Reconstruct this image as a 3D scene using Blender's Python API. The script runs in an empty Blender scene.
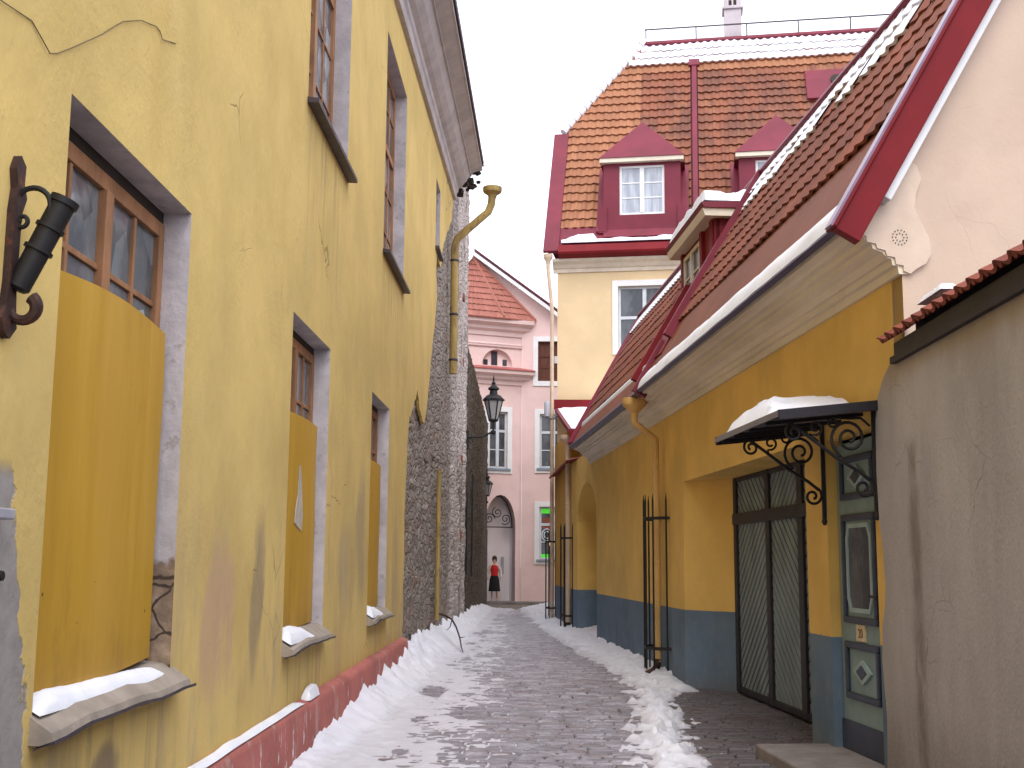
import bpy, bmesh, math, random
from mathutils import Vector, noise
from mathutils.geometry import delaunay_2d_cdt
random.seed(7)
S = bpy.context.scene
COL = S.collection
RAD = math.radians

# ------------------------------------------------------------------ helpers
LOC = {}
def thing(name, label, cat, loc=(0, 0, 0), group=None):
    o = bpy.data.objects.new(name, None); COL.objects.link(o)
    o.location = loc; o.empty_display_size = .3
    o['label'] = label; o['category'] = cat
    if group: o['group'] = group
    LOC[o.name] = Vector(loc)
    return o
def tag(o, label=None, cat=None, group=None, kind=None):
    if label: o['label'] = label
    if cat: o['category'] = cat
    if group: o['group'] = group
    if kind: o['kind'] = kind
    return o
def copy_tree(o, parent=None):
    c = o.copy(); COL.objects.link(c)
    if parent is not None: c.parent = parent
    for ch in list(o.children): copy_tree(ch, c)
    return c

def inside(p, poly):
    x, y = p; r = False; n = len(poly); j = n - 1
    for i in range(n):
        xi, yi = poly[i]; xj, yj = poly[j]
        if (yi > y) != (yj > y) and x < (xj - xi) * (y - yi) / (yj - yi + 1e-12) + xi: r = not r
        j = i
    return r
def lerp(a, b, t): return a + (b - a) * t
def interp(tab, x):
    if x <= tab[0][0]: return tab[0][1]
    for (x0, y0), (x1, y1) in zip(tab, tab[1:]):
        if x <= x1: return lerp(y0, y1, (x - x0) / (x1 - x0))
    return tab[-1][1]
def rect(u0, u1, z0, z1): return [(u0, z0), (u1, z0), (u1, z1), (u0, z1)]
def arch(u0, u1, z0, zs, zt, n=10):
    c = (u0 + u1) / 2; a = (u1 - u0) / 2; b = zt - zs
    return [(u0, z0), (u1, z0)] + [(c + a * math.cos(math.pi * i / n), zs + b * math.sin(math.pi * i / n)) for i in range(n + 1)]
def nz(x, y, z=0.): return noise.noise(Vector((x, y, z)))
def fz(x, y, z=0., o=4): return noise.fractal(Vector((x, y, z)), 1.0, 2.0, o)

class MB:
    def __init__(s): s.v = []; s.f = []; s.m = []; s.uv = {}
    def add(s, vs, fs, m=0):
        b = len(s.v); s.v += [Vector(p) for p in vs]
        for f in fs: s.f.append([b + i for i in f]); s.m.append(m)
        return b
    def box(s, fr, u0, u1, d0, d1, z0, z1, m=0):
        vs = [fr(u, d, z) for u in (u0, u1) for d in (d0, d1) for z in (z0, z1)]
        s.add(vs, [(0, 1, 3, 2), (4, 6, 7, 5), (0, 4, 5, 1), (2, 3, 7, 6), (0, 2, 6, 4), (1, 5, 7, 3)], m); return s
    def bar(s, p, q, w, h=None, up=(0, 0, 1), m=0):
        h = h or w; p = Vector(p); q = Vector(q); t = (q - p).normalized(); up = Vector(up)
        a = t.cross(up)
        if a.length < 1e-4: a = t.cross(Vector((1, 0, 0)))
        a.normalize(); b = a.cross(t).normalized()
        vs = [c + a * (i * w / 2) + b * (j * h / 2) for c in (p, q) for i in (-1, 1) for j in (-1, 1)]
        s.add(vs, [(0, 1, 3, 2), (4, 6, 7, 5), (0, 4, 5, 1), (2, 3, 7, 6), (0, 2, 6, 4), (1, 5, 7, 3)], m); return s
    def tube(s, pts, r, n=8, m=0, cap=True):
        pts = [Vector(p) for p in pts]; k = len(pts); rs = r if isinstance(r, (list, tuple)) else [r] * k
        t0 = (pts[1] - pts[0]).normalized(); a = t0.orthogonal().normalized(); b0 = len(s.v); rings = []
        for i in range(k):
            t = (pts[min(i + 1, k - 1)] - pts[max(i - 1, 0)]).normalized()
            a = (a - t * a.dot(t)).normalized(); b = t.cross(a)
            rings.append([pts[i] + (a * math.cos(2 * math.pi * j / n) + b * math.sin(2 * math.pi * j / n)) * rs[i] for j in range(n)])
        vs = [p for R in rings for p in R]; fs = []
        for i in range(k - 1):
            for j in range(n): fs.append((i * n + j, i * n + (j + 1) % n, (i + 1) * n + (j + 1) % n, (i + 1) * n + j))
        if cap: fs += [tuple(range(n))[::-1], tuple(range((k - 1) * n, k * n))]
        s.add(vs, fs, m); return s
    def lathe(s, prof, c=(0, 0, 0), n=12, m=0, rot=0, cap=True):   # prof (r, z)
        vs = [(c[0] + r * math.cos(2 * math.pi * j / n + rot), c[1] + r * math.sin(2 * math.pi * j / n + rot), c[2] + z) for r, z in prof for j in range(n)]
        fs = [(i * n + j, i * n + (j + 1) % n, (i + 1) * n + (j + 1) % n, (i + 1) * n + j) for i in range(len(prof) - 1) for j in range(n)]
        if cap: fs += [tuple(range(n))[::-1], tuple(range((len(prof) - 1) * n, len(prof) * n))]
        s.add(vs, fs, m); return s
    def plate(s, fr, outer, holes=(), d0=0., dep=.2, hdep=None, m=0, mh=None, back=False, sides=True):
        pts = []; ed = []
        for L in [outer] + list(holes):
            b = len(pts); pts += [Vector(p) for p in L]; ed += [(b + i, b + (i + 1) % len(L)) for i in range(len(L))]
        V, _, Fc, _, _, _ = delaunay_2d_cdt(pts, ed, [], 0, 1e-5)
        keep = []
        for f in Fc:
            c = sum((V[i] for i in f), Vector((0, 0))) / len(f)
            if inside(c, outer) and not any(inside(c, h) for h in holes): keep.append(f)
        s.add([fr(p.x, d0, p.y) for p in V], keep, m)
        if back: s.add([fr(p.x, d0 + dep, p.y) for p in V], [tuple(reversed(f)) for f in keep], m)
        if sides:
            for k, L in enumerate([outer] + list(holes)):
                n = len(L); dd = dep if k == 0 else (hdep if hdep is not None else dep)
                vs = [fr(u, d0, z) for u, z in L] + [fr(u, d0 + dd, z) for u, z in L]
                s.add(vs, [(i, (i + 1) % n, n + (i + 1) % n, n + i) for i in range(n)], m if k == 0 or mh is None else mh)
        return s
    def sweep(s, fr, prof, us, zo=None, m=0, caps=True):     # prof list of (d,z) swept along u
        zo = zo or [0] * len(us); n = len(prof)
        vs = [fr(u, d, z + o) for u, o in zip(us, zo) for d, z in prof]; fs = []
        for i in range(len(us) - 1):
            for j in range(n): fs.append((i * n + j, i * n + (j + 1) % n, (i + 1) * n + (j + 1) % n, (i + 1) * n + j))
        if caps: fs += [tuple(range(n))[::-1], tuple(range((len(us) - 1) * n, len(us) * n))]
        s.add(vs, fs, m); return s
    def tiles(s, P, N, u0, u1, s0, s1, pw=.25, course=.38, amp=.028, lip=.035, off=0., m=0, keep=None, per=8, jit=0.):
        """pantile sheet: P(u,s) point on the plane, N its outward normal; u0/u1 may be functions of s"""
        nc = max(1, round((s1 - s0) / course)); cl = (s1 - s0) / nc; N = Vector(N)
        U0 = u0 if callable(u0) else (lambda q: u0); U1 = u1 if callable(u1) else (lambda q: u1)
        a = min(U0(s0), U0(s1)); b = max(U1(s0), U1(s1)); k0 = math.floor(a / pw * per); k1 = math.ceil(b / pw * per)
        for c in range(nc):
            sa, sb = s0 + c * cl, s0 + (c + 1) * cl; lo, hi = U0((sa + sb) / 2), U1((sa + sb) / 2)
            us = [lo] + [k * pw / per for k in range(k0, k1 + 1) if lo + .01 < k * pw / per < hi - .01] + [hi]
            rows = []
            for (sv, h) in ((sa, -.005), (sa, lip), (sb, .002)):
                row = []
                for u in us:
                    ph = (u / pw) % 1.; w = amp * (math.cos(2 * math.pi * ph) * .5 + .5) ** 1.4
                    j = jit * nz(math.floor(u / pw) * 7.1, c * 3.3)
                    row.append(Vector(P(u, sv - (w * .5 if h > .01 else 0) + j)) + N * (w + h + off + jit * (1.6 * nz(u * .5, sv * .6, 2.) + .6 * nz(math.floor(u / pw) * 3.7, c * 5.1, 1.))))
                rows.append(row)
            base = len(s.v); n = len(us)
            s.v += [p for r in rows for p in r]
            for r in range(2):
                for i in range(n - 1):
                    if keep and not keep((us[i] + us[i + 1]) / 2, (sa + sb) / 2): continue
                    q = [base + r * n + i, base + r * n + i + 1, base + (r + 1) * n + i + 1, base + (r + 1) * n + i]
                    um = (us[i] + us[i + 1]) / 2
                    s.uv[len(s.f)] = (math.floor(um / pw + .5) + .5, c + .5)
                    s.f.append(q); s.m.append(m)
        return s
    def build(s, name, mats, parent=None, loc=None, smooth=False, bevel=0., split=False):
        root = parent
        while root is not None and root.parent is not None: root = root.parent
        L = Vector(loc) if loc is not None else (LOC.get(root.name, Vector()) if root is not None else Vector())
        me = bpy.data.meshes.new(name)
        me.from_pydata([tuple(p - L) for p in s.v], [], s.f)
        for mt in (mats if isinstance(mats, (list, tuple)) else [mats]): me.materials.append(mt)
        me.polygons.foreach_set('material_index', s.m)
        if s.uv:
            uvl = me.uv_layers.new(name='tile')
            for pi, uv in s.uv.items():
                for li in me.polygons[pi].loop_indices: uvl.data[li].uv = uv
        if smooth:
            me.polygons.foreach_set('use_smooth', [True] * len(me.polygons))
        me.update()
        bm = bmesh.new(); bm.from_mesh(me)
        if not s.uv: bmesh.ops.recalc_face_normals(bm, faces=bm.faces)
        bm.to_mesh(me); bm.free()
        o = bpy.data.objects.new(name, me); COL.objects.link(o)
        if parent is not None: o.parent = parent
        else: o.location = L; LOC[o.name] = L
        if bevel:
            md = o.modifiers.new('bevel', 'BEVEL'); md.width = bevel; md.segments = 2; md.limit_method = 'ANGLE'
        if smooth:
            try: me.set_sharp_from_angle(angle=RAD(40))
            except Exception: pass
        return o
def spiral(fn, c, r0, r1, a0, turns, n=None):
    n = n or int(abs(turns) * 18) + 4; out = []
    for i in range(n + 1):
        t = i / n; r = lerp(r0, r1, t ** .85); a = a0 + turns * 2 * math.pi * t
        out.append(fn(c[0] + r * math.cos(a), c[1] + r * math.sin(a)))
    return out

# ------------------------------------------------------------------ materials
class NT:
    def __init__(s, name, off=(0, 0, 0)):
        s.mat = bpy.data.materials.new(name); s.mat.use_nodes = True; s.t = s.mat.node_tree; s.N = s.t.nodes; s.L = s.t.links
        s.b = s.N['Principled BSDF']
        tc = s.N.new('ShaderNodeTexCoord')
        va = s.N.new('ShaderNodeVectorMath'); va.operation = 'ADD'; va.inputs[1].default_value = off
        s.L.new(tc.outputs['Object'], va.inputs[0]); s.co = va.outputs[0]; s.tc = tc
        sp = s.N.new('ShaderNodeSeparateXYZ'); s.L.new(s.co, sp.inputs[0]); s.x, s.y, s.z = sp.outputs
    def plug(s, sock, v):
        if isinstance(v, (int, float)): sock.default_value = v
        elif isinstance(v, (tuple, list)): sock.default_value = tuple(v) + ((1,) if len(v) == 3 and len(sock.default_value) == 4 else ())
        else: s.L.new(v, sock)
    def scale(s, v, k):
        n = s.N.new('ShaderNodeVectorMath'); n.operation = 'MULTIPLY'; s.L.new(v, n.inputs[0])
        n.inputs[1].default_value = k if isinstance(k, (tuple, list)) else (k, k, k); return n.outputs[0]
    def noise(s, sc=5., det=4., rough=.55, k=(1, 1, 1), dist=0., co=None):
        n = s.N.new('ShaderNodeTexNoise'); s.L.new(s.scale(co or s.co, k), n.inputs['Vector'])
        n.inputs['Scale'].default_value = sc; n.inputs['Detail'].default_value = det; n.inputs['Roughness'].default_value = rough; n.inputs['Distortion'].default_value = dist
        return n.outputs['Fac']
    def voro(s, sc=5., feature='F1', k=(1, 1, 1), co=None, out='Distance', rnd=1.):
        n = s.N.new('ShaderNodeTexVoronoi'); n.feature = feature; s.L.new(s.scale(co or s.co, k), n.inputs['Vector']); n.inputs['Scale'].default_value = sc
        n.inputs['Randomness'].default_value = rnd
        return n.outputs[out]
    def warp(s, amt, sc):
        n = s.N.new('ShaderNodeTexNoise'); s.L.new(s.co, n.inputs['Vector']); n.inputs['Scale'].default_value = sc; n.inputs['Detail'].default_value = 3
        a = s.N.new('ShaderNodeVectorMath'); a.operation = 'MULTIPLY_ADD'; s.L.new(n.outputs['Color'], a.inputs[0]); a.inputs[1].default_value = (amt,) * 3; s.L.new(s.co, a.inputs[2])
        return a.outputs[0]
    def m(s, op, a, b=0., c=0.):
        n = s.N.new('ShaderNodeMath'); n.operation = op
        s.plug(n.inputs[0], a); s.plug(n.inputs[1], b); s.plug(n.inputs[2], c); return n.outputs[0]
    def ss(s, v, a, b, lo=0., hi=1.):
        n = s.N.new('ShaderNodeMapRange'); n.interpolation_type = 'SMOOTHSTEP'; s.plug(n.inputs['Value'], v)
        for i, q in zip(('From Min', 'From Max', 'To Min', 'To Max'), (a, b, lo, hi)): n.inputs[i].default_value = q
        return n.outputs[0]
    def mix(s, f, a, b, blend='MIX'):
        n = s.N.new('ShaderNodeMix'); n.data_type = 'RGBA'; n.blend_type = blend
        s.plug(n.inputs[0], f); s.plug(n.inputs[6], a); s.plug(n.inputs[7], b); return n.outputs[2]
    def vary(s, col, amt=.15, sc=3., k=(1, 1, 1), det=5.):
        c0 = tuple(max(0, q * (1 - amt)) for q in col); c1 = tuple(min(1, q * (1 + amt)) for q in col)
        return s.mix(s.ss(s.noise(sc, det, .6, k), .3, .7), c0, c1)
    def bump(s, h, st=.3, dist=.01, prev=None):
        n = s.N.new('ShaderNodeBump'); n.inputs['Strength'].default_value = st; n.inputs['Distance'].default_value = dist
        s.L.new(h, n.inputs['Height'])
        if prev: s.L.new(prev, n.inputs['Normal'])
        return n.outputs[0]
    def done(s, col, rough=.8, nrm=None, spec=.3, metal=0.):
        s.plug(s.b.inputs['Base Color'], col); s.plug(s.b.inputs['Roughness'], rough)
        s.b.inputs['Specular IOR Level'].default_value = spec; s.b.inputs['Metallic'].default_value = metal
        if nrm: s.L.new(nrm, s.b.inputs['Normal'])
        return s.mat
def simple(name, col, rough=.7, var=.15, vs=3., k=(1, 1, 1), bump=.2, bs=60., bd=.004, spec=.3, metal=0., dirt=0., dirtcol=(.12, .09, .07)):
    t = NT(name); c = t.vary(col, var, vs, k)
    c = t.mix(t.m('MULTIPLY', t.noise(vs * 7, 4, .7), .25 * min(1, var * 5)), c, tuple(q * .6 for q in col))
    if dirt: c = t.mix(t.m('MULTIPLY', t.ss(t.noise(vs * 1.7, 6, .7, k), .52, .72), dirt), c, dirtcol)
    return t.done(c, rough, t.bump(t.noise(bs, 4, .6), bump, bd) if bump else None, spec, metal)

def plaster_old(name, off):
    """weathered yellow lime plaster of the left-hand house"""
    t = NT(name, off); base = (.63, .46, .165)
    c = t.vary(base, .10, .9)
    c = t.mix(t.m('MULTIPLY', t.ss(t.noise(1.6, 6, .65, (1, 1, .22)), .48, .75), .40), c, (.56, .39, .125))
    c = t.mix(t.m('MULTIPLY', t.ss(t.noise(2.3, 5, .6, (1, 1, .7)), .5, .75), .45), c, (.67, .51, .21))
    low = t.ss(t.z, 2.6, .7)                                                # damp zone near the street
    sm = t.ss(t.noise(2.2, 5, .62, (1, 1.1, .33)), .5, .66)
    c = t.mix(t.m('MULTIPLY', t.m('MULTIPLY', sm, low), .55), c, (.40, .31, .19))
    sm2 = t.ss(t.noise(1.4, 5, .6, (1, 1.6, .5)), .56, .68)
    c = t.mix(t.m('MULTIPLY', t.m('MULTIPLY', sm2, low), .55), c, (.52, .33, .2))
    for (cy, cz, ry, rz, colr, st) in ((8.6, 1.35, .16, .62, (.27, .21, .14), .75), (7.6, 1.25, .45, .5, (.50, .32, .22), .7), (13.6, 1.9, .35, .8, (.36, .29, .19), .6), (14.9, 1.5, .25, .9, (.34, .27, .19), .6), (5.7, .66, .16, .12, (.22, .17, .12), .9), (16.9, 1.6, .3, .9, (.38, .31, .22), .55), (12.5, 1.5, .5, .5, (.42, .33, .22), .5)):
        ey = t.m('DIVIDE', t.m('SUBTRACT', t.m('ADD', t.y, t.m('MULTIPLY', t.m('SUBTRACT', t.noise(2.2, 4, .6, (1, 1, .5)), .5), ry * 3)), cy), ry); ez = t.m('DIVIDE', t.m('SUBTRACT', t.z, cz), rz)
        dd_ = t.m('ADD', t.m('MULTIPLY', ey, ey), t.m('MULTIPLY', ez, ez)); dd_ = t.m('ADD', dd_, t.m('MULTIPLY', t.m('SUBTRACT', t.noise(5, 5, .7, (1, 1, .35)), .5), 1.6))
        c = t.mix(t.m('MULTIPLY', t.ss(dd_, 1.35, .1), st * .9), c, colr)
    spot = t.ss(t.noise(5.2, 6, .75, (1, 1, .75)), .70, .76)
    c = t.mix(t.m('MULTIPLY', spot, .65), c, (.36, .29, .2))
    for (a0, a1, zt_) in ((9.8, 12.1, 5.5), (14.8, 17.3, 5.5), (4.9, 6.8, .9), (9.5, 11.4, .9), (22.2, 23.4, 7.55)):     # run-off stains under the sills
        run = t.m('MULTIPLY', t.m('MULTIPLY', t.ss(t.y, a0 - .1, a0 + .2), t.ss(t.y, a1 + .1, a1 - .2)), t.m('MULTIPLY', t.ss(t.z, zt_ + .02, zt_ - .05), t.ss(t.z, zt_ - 1.9, zt_ - .2)))
        c = t.mix(t.m('MULTIPLY', t.m('MULTIPLY', run, t.ss(t.noise(3.5, 4, .6, (1, 2.2, .12)), .46, .66)), .42), c, (.27, .2, .11))
    flake = t.ss(t.noise(2.8, 8, .72, (1, 1, .8)), .655, .67); c = t.mix(t.m('MULTIPLY', flake, .5), c, t.vary((.57, .47, .26), .1, 6))
    wco = t.warp(.5, 1.3)
    ed = t.voro(.75, 'DISTANCE_TO_EDGE', co=wco)
    crack = t.m('MULTIPLY', t.ss(ed, .006, .0015), t.ss(t.noise(.7, 2), .58, .66))
    c = t.mix(t.m('MULTIPLY', crack, .45), c, (.17, .11, .05))
    gy = t.m('ADD', t.m('ADD', t.y, t.m('MULTIPLY', t.m('MAXIMUM', t.m('SUBTRACT', 1.95, t.z), 0.), -.24)), t.m('MULTIPLY', t.noise(6, 4), -.3))
    grey = t.m('MULTIPLY', t.ss(gy, 4.38, 4.35), t.ss(t.z, 1.98, 1.9))
    c = t.mix(grey, c, t.vary((.32, .29, .27), .12, 8))
    h = t.m('ADD', t.m('MULTIPLY', t.noise(1.3, 7, .62, (1, 1, .7)), 4.), t.m('MULTIPLY', t.m('MULTIPLY', t.noise(24, 5, .65), t.ss(t.noise(1.1, 3), .35, .65)), .9))
    h = t.m('SUBTRACT', h, t.m('MULTIPLY', flake, .35))
    h = t.m('SUBTRACT', h, t.m('MULTIPLY', t.m('ADD', t.m('MULTIPLY', crack, .7), t.m('ADD', t.m('MULTIPLY', spot, .5), grey)), 1.))
    return t.done(c, .9, t.bump(h, .55, .014), .15)
def paint_two(name, off, top, low, zl=1.0, wear=.5):
    t = NT(name, off); c = t.vary(top, .12, .8); c = t.mix(t.m('MULTIPLY', t.ss(t.noise(1.5, 6, .65, (1, 1, .3)), .5, .75), .35 * wear), c, tuple(q * .72 for q in top))
    cl = t.vary(low, .13, 1.6); cl = t.mix(t.m('MULTIPLY', t.ss(t.noise(3, 6, .7), .55, .75), .4), cl, tuple(q * .6 + .02 for q in low))
    cl = t.mix(t.m('MULTIPLY', t.ss(t.m('ADD', t.z, t.m('MULTIPLY', t.noise(3, 4), .25)), .38, .1), .45), cl, (.16, .15, .15))
    zz = t.m('ADD', t.z, t.m('ADD', t.m('MULTIPLY', t.noise(9, 3), .012), t.m('MULTIPLY', t.ss(t.noise(7, 7, .75), .62, .7), -.035)))
    splash = t.m('MULTIPLY', t.ss(t.noise(4, 7, .75, (1, 1, .7)), .5, .72), t.ss(t.z, 1.5, .2)); cl = t.mix(t.m('MULTIPLY', splash, .45), cl, (.26, .27, .28))
    c = t.mix(t.ss(zz, zl + .012, zl + .002), c, cl)
    c = t.mix(t.m('MULTIPLY', t.ss(t.noise(14, 5, .7), .68, .74), .3), c, tuple(q * .55 for q in top))
    h = t.m('ADD', t.m('MULTIPLY', t.noise(1.5, 5), 2.5), t.noise(26, 5, .6))
    return t.done(c, .85, t.bump(h, .4, .01), .2)
def tile_mat(name, cols, dark=.5, moss=.3, off=(0, 0, 0)):
    t = NT(name, off); uv = t.N.new('ShaderNodeUVMap'); uv.uv_map = 'tile'
    wn = t.N.new('ShaderNodeTexWhiteNoise'); wn.noise_dimensions = '2D'; t.L.new(uv.outputs[0], wn.inputs[0])
    r = wn.outputs['Value']
    c = t.mix(r, cols[0], cols[1])
    c = t.mix(t.m('MULTIPLY', t.ss(t.m('FRACT', t.m('MULTIPLY', r, 7.31)), .7, .9), .5), c, cols[2])
    c = t.mix(t.m('MULTIPLY', t.ss(t.noise(.55, 5, .6), .45, .62), dark), c, tuple(q * .45 + .012 for q in cols[0]))
    c = t.mix(t.m('MULTIPLY', t.ss(t.noise(6, 5, .7), .55, .7), moss), c, (.07, .05, .04))
    return t.done(c, .75, t.bump(t.noise(35, 5, .6), .35, .006), .25)
def rubble(name, cola, colb, colm, sc=3.2, pale=None, off=(0, 0, 0), red=True):
    t = NT(name, off); w = t.warp(.25, 2.)
    e = t.voro(sc, 'DISTANCE_TO_EDGE', (1, .62, 1.15), w); cell = t.N.new('ShaderNodeTexVoronoi'); t.L.new(t.scale(w, (1, .62, 1.15)), cell.inputs['Vector']); cell.inputs['Scale'].default_value = sc
    sp = t.N.new('ShaderNodeSeparateColor'); t.L.new(cell.outputs['Color'], sp.inputs[0])
    c = t.mix(sp.outputs[0], cola, colb)
    if red: c = t.mix(t.m('MULTIPLY', t.ss(sp.outputs[1], .88, .93), .45), c, (.30, .12, .07))
    c = t.mix(t.m('MULTIPLY', t.noise(9, 6, .7), .55), c, tuple(q * .5 for q in cola))
    mort = t.ss(t.m('ADD', e, t.m('MULTIPLY', t.noise(8, 4), .06)), .10, .035)
    c = t.mix(t.m('MULTIPLY', mort, .8), c, colm)
    c = t.mix(t.m('MULTIPLY', t.ss(t.noise(5, 5, .75), .6, .72), .5), c, (.05, .04, .035))
    h = t.m('ADD', t.ss(e, 0, .2), t.m('MULTIPLY', t.noise(14, 6, .7), .7))
    if pale:
        mk = t.m('MULTIPLY', t.ss(t.y, pale[0], pale[0] + 1.2), t.ss(t.noise(1.1, 6, .65, (1, 1, .4)), .40, .50))
        c = t.mix(t.m('MULTIPLY', mk, .9), c, t.vary((.48, .42, .395), .22, 5, (1, 1, .4)))
    return t.done(c, .95, t.bump(h, .8, .04), .1)
def snow_mat(name, gray=.0):
    t = NT(name); c = t.mix(t.ss(t.noise(2.5, 6, .65), .35, .7), (.78, .80, .87), (.86, .87, .91))
    c = t.mix(t.m('MULTIPLY', t.ss(t.noise(11, 6, .75), .58, .72), .35 + gray), c, (.45, .42, .42))
    if gray:
        c = t.mix(.5, c, (.62, .62, .68)); c = t.mix(t.m('MULTIPLY', t.ss(t.noise(55, 6, .8), .60, .68), .45), c, (.20, .18, .17)); c = t.mix(t.m('MULTIPLY', t.ss(t.noise(3.5, 6, .7), .5, .68), .35), c, (.46, .44, .46))
        c = t.mix(t.m('MULTIPLY', t.ss(t.m('ADD', t.z, t.m('MULTIPLY', t.m('SUBTRACT', t.noise(6, 6, .7, (.6, 1, 1)), .5), .07)), .06, .005), .62), c, (.48, .455, .50))
    return t.done(c, .7, t.bump(t.noise(40, 6, .7), .5, .012), .3)
def glass_mat(name, tint=(.10, .12, .14), light=(.32, .36, .40), k=(1, 1, .5), amt=.6, rough=.08, shard=False):
    t = NT(name); c = t.mix(t.m('MULTIPLY', t.ss(t.noise(2.4, 4, .6, k), .4, .65), amt), tint, light)
    if shard:      # dirty, broken panes: sharp-edged pale and dark areas
        cell = t.N.new('ShaderNodeTexVoronoi'); cell.inputs['Scale'].default_value = 3.4; t.L.new(t.scale(t.co, (1, 1, .8)), cell.inputs['Vector']); sp = t.N.new('ShaderNodeSeparateColor'); t.L.new(cell.outputs['Color'], sp.inputs[0])
        c = t.mix(t.m('MULTIPLY', t.ss(sp.outputs[0], .55, .58), .6), c, (.055, .065, .075)); c = t.mix(t.m('MULTIPLY', t.ss(sp.outputs[1], .84, .86), .7), c, (.42, .46, .50))
        c = t.mix(t.m('MULTIPLY', t.ss(t.noise(9, 6, .7), .5, .75), .4), c, (.22, .21, .19))
    return t.done(c, rough, t.bump(t.noise(3.5, 2), .08, .02), .55)

M = {}
M['trim'] = simple('cream_cornice_paint', (.68, .60, .48), .7, .10, 2, (1, .3, 2), .25, 30, dirt=.22, dirtcol=(.45, .34, .16))
M['trim_l'] = simple('grey_cornice_paint', (.46, .41, .40), .75, .16, 1.5, (1, 1, 2), .3, 30, dirt=.45, dirtcol=(.38, .27, .14))
M['jamb'] = None
M['brown'] = simple('brown_window_paint', (.33, .16, .075), .6, .25, 8, (1, 1, .3), .4, 50, dirt=.4)
M['olddark'] = simple('gap_shade_dark_wood', (.035, .025, .02), .8)  # near-black: shade in gaps and holes, also dark broken cornice bits
M['glass_old'] = glass_mat('old_window_glass', (.13, .15, .165), (.26, .29, .31), (1, 1.5, 1), .7, .07, True)
M['glass_dark'] = glass_mat('dark_window_glass', (.035, .04, .05), (.16, .17, .19), amt=.5)
M['glass_curt'] = glass_mat('curtained_window_glass', (.30, .33, .38), (.52, .55, .60), (3, 3, .3), .8, .12)
M['tin'] = simple('dark_tin', (.06, .045, .055), .45, .3, 6, bump=.15)
M['mortar'] = simple('sill_mortar', (.34, .29, .24), .9, .2, 5, bump=.6, bs=25, bd=.01)
M['white'] = simple('white_paint', (.74, .74, .74), .5, .05, 3, bump=.08)
M['whitegrey'] = simple('grey_white_paint', (.56, .60, .64), .5, .1, 3, bump=.1)
M['maroon'] = simple('maroon_sheet_metal', (.17, .02, .036), .5, .14, 1.2, bump=.06, bs=6, bd=.02, spec=.25)
M['maroon_red'] = simple('dark_red_paint', (.165, .010, .014), .55, .14, 1.5, bump=.06, bs=8, bd=.02, spec=.15)
M['apron'] = simple('brown_red_roof_sheet', (.21, .07, .035), .6, .15, 1.0, bump=.08, bs=5, bd=.02, spec=.12)
M['iron'] = simple('black_wrought_iron', (.012, .011, .012), .55, .3, 8, bump=.3, bs=50, spec=.4)
M['rust'] = simple('rusty_iron', (.045, .022, .018), .7, .5, 9, bump=.5, bs=45, dirt=.6, dirtcol=(.20, .07, .03))
M['pipe_y'] = simple('yellow_painted_tin', (.60, .37, .13), .5, .14, 4, (1, 1, .4), .15, 20, dirt=.25)
M['pipe_old'] = simple('mossy_yellow_tin', (.36, .25, .085), .7, .35, 3, (1, 1, .4), .4, 20, dirt=.85, dirtcol=(.10, .07, .03))
M['pipe_c'] = simple('cream_painted_tin', (.56, .42, .30), .5, .1, 4, bump=.1)
M['snow'] = snow_mat('snow'); M['snow_dirty'] = snow_mat('trodden_snow', .12)
M['gate'] = simple('grey_green_gate_paint', (.19, .235, .245), .6, .2, 4, (1, 1, .25), .3, 40)
M['gate_dark'] = simple('dark_gate_frame_paint', (.022, .020, .026), .55, .25, 5, bump=.2)
M['door'] = simple('grey_teal_door_paint', (.20, .29, .29), .5, .1, 3, bump=.12)
M['door_pale'] = simple('pale_teal_door_paint', (.30, .40, .40), .5, .1, 4, bump=.1)
M['door_dark'] = simple('dark_blue_door_paint', (.035, .045, .075), .45, .2, 4, bump=.12)
M['stone_step'] = simple('stone_step', (.24, .21, .20), .85, .2, 4, bump=.6, bs=30, bd=.008)
M['grey_metal'] = simple('pale_grey_metal', (.38, .38, .42), .5, .1, 4, bump=.1)
M['lamp_glass'] = simple('milky_lamp_glass', (.34, .34, .34), .2, .1, 5, bump=0, spec=.5)
M['plate'] = simple('cream_plate_enamel', (.62, .50, .30), .4, .15, 20, bump=.1)
M['wood_dark'] = simple('brown_varnished_wood', (.10, .03, .015), .5, .3, 6, (3, 3, .4), .2)
M['peach'] = None

# ------------------------------------------------------------------ frames (u along facade, d into the house, z up)
XL = -2.0
def FL(u, d, z): return Vector((XL - d, u, z))
def FR(u, d, z): return Vector((3.42 - .0905 * u + .9959 * d, u + .0901 * d, z))
TC, TS = math.cos(RAD(8)), math.sin(RAD(8))
def FT(u, d, z): return Vector((.52 + TC * u + TS * d, 34.5 - TS * u + TC * d, z))
def FG(d, w, z): return FR(8.6 + w, d, z)                     # gable of the right house: u across, d along the lane
PA = RAD(24)
def FP(u, d, z): return Vector((-.72 + math.cos(PA) * u - math.sin(PA) * d, 48.5 + math.sin(PA) * u + math.cos(PA) * d, z))
def FQ(u, d, z): return Vector((u, 48.45 + d, z))
def FW(u, d, z): return Vector((u, d, z))                     # world: x, y, z

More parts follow.
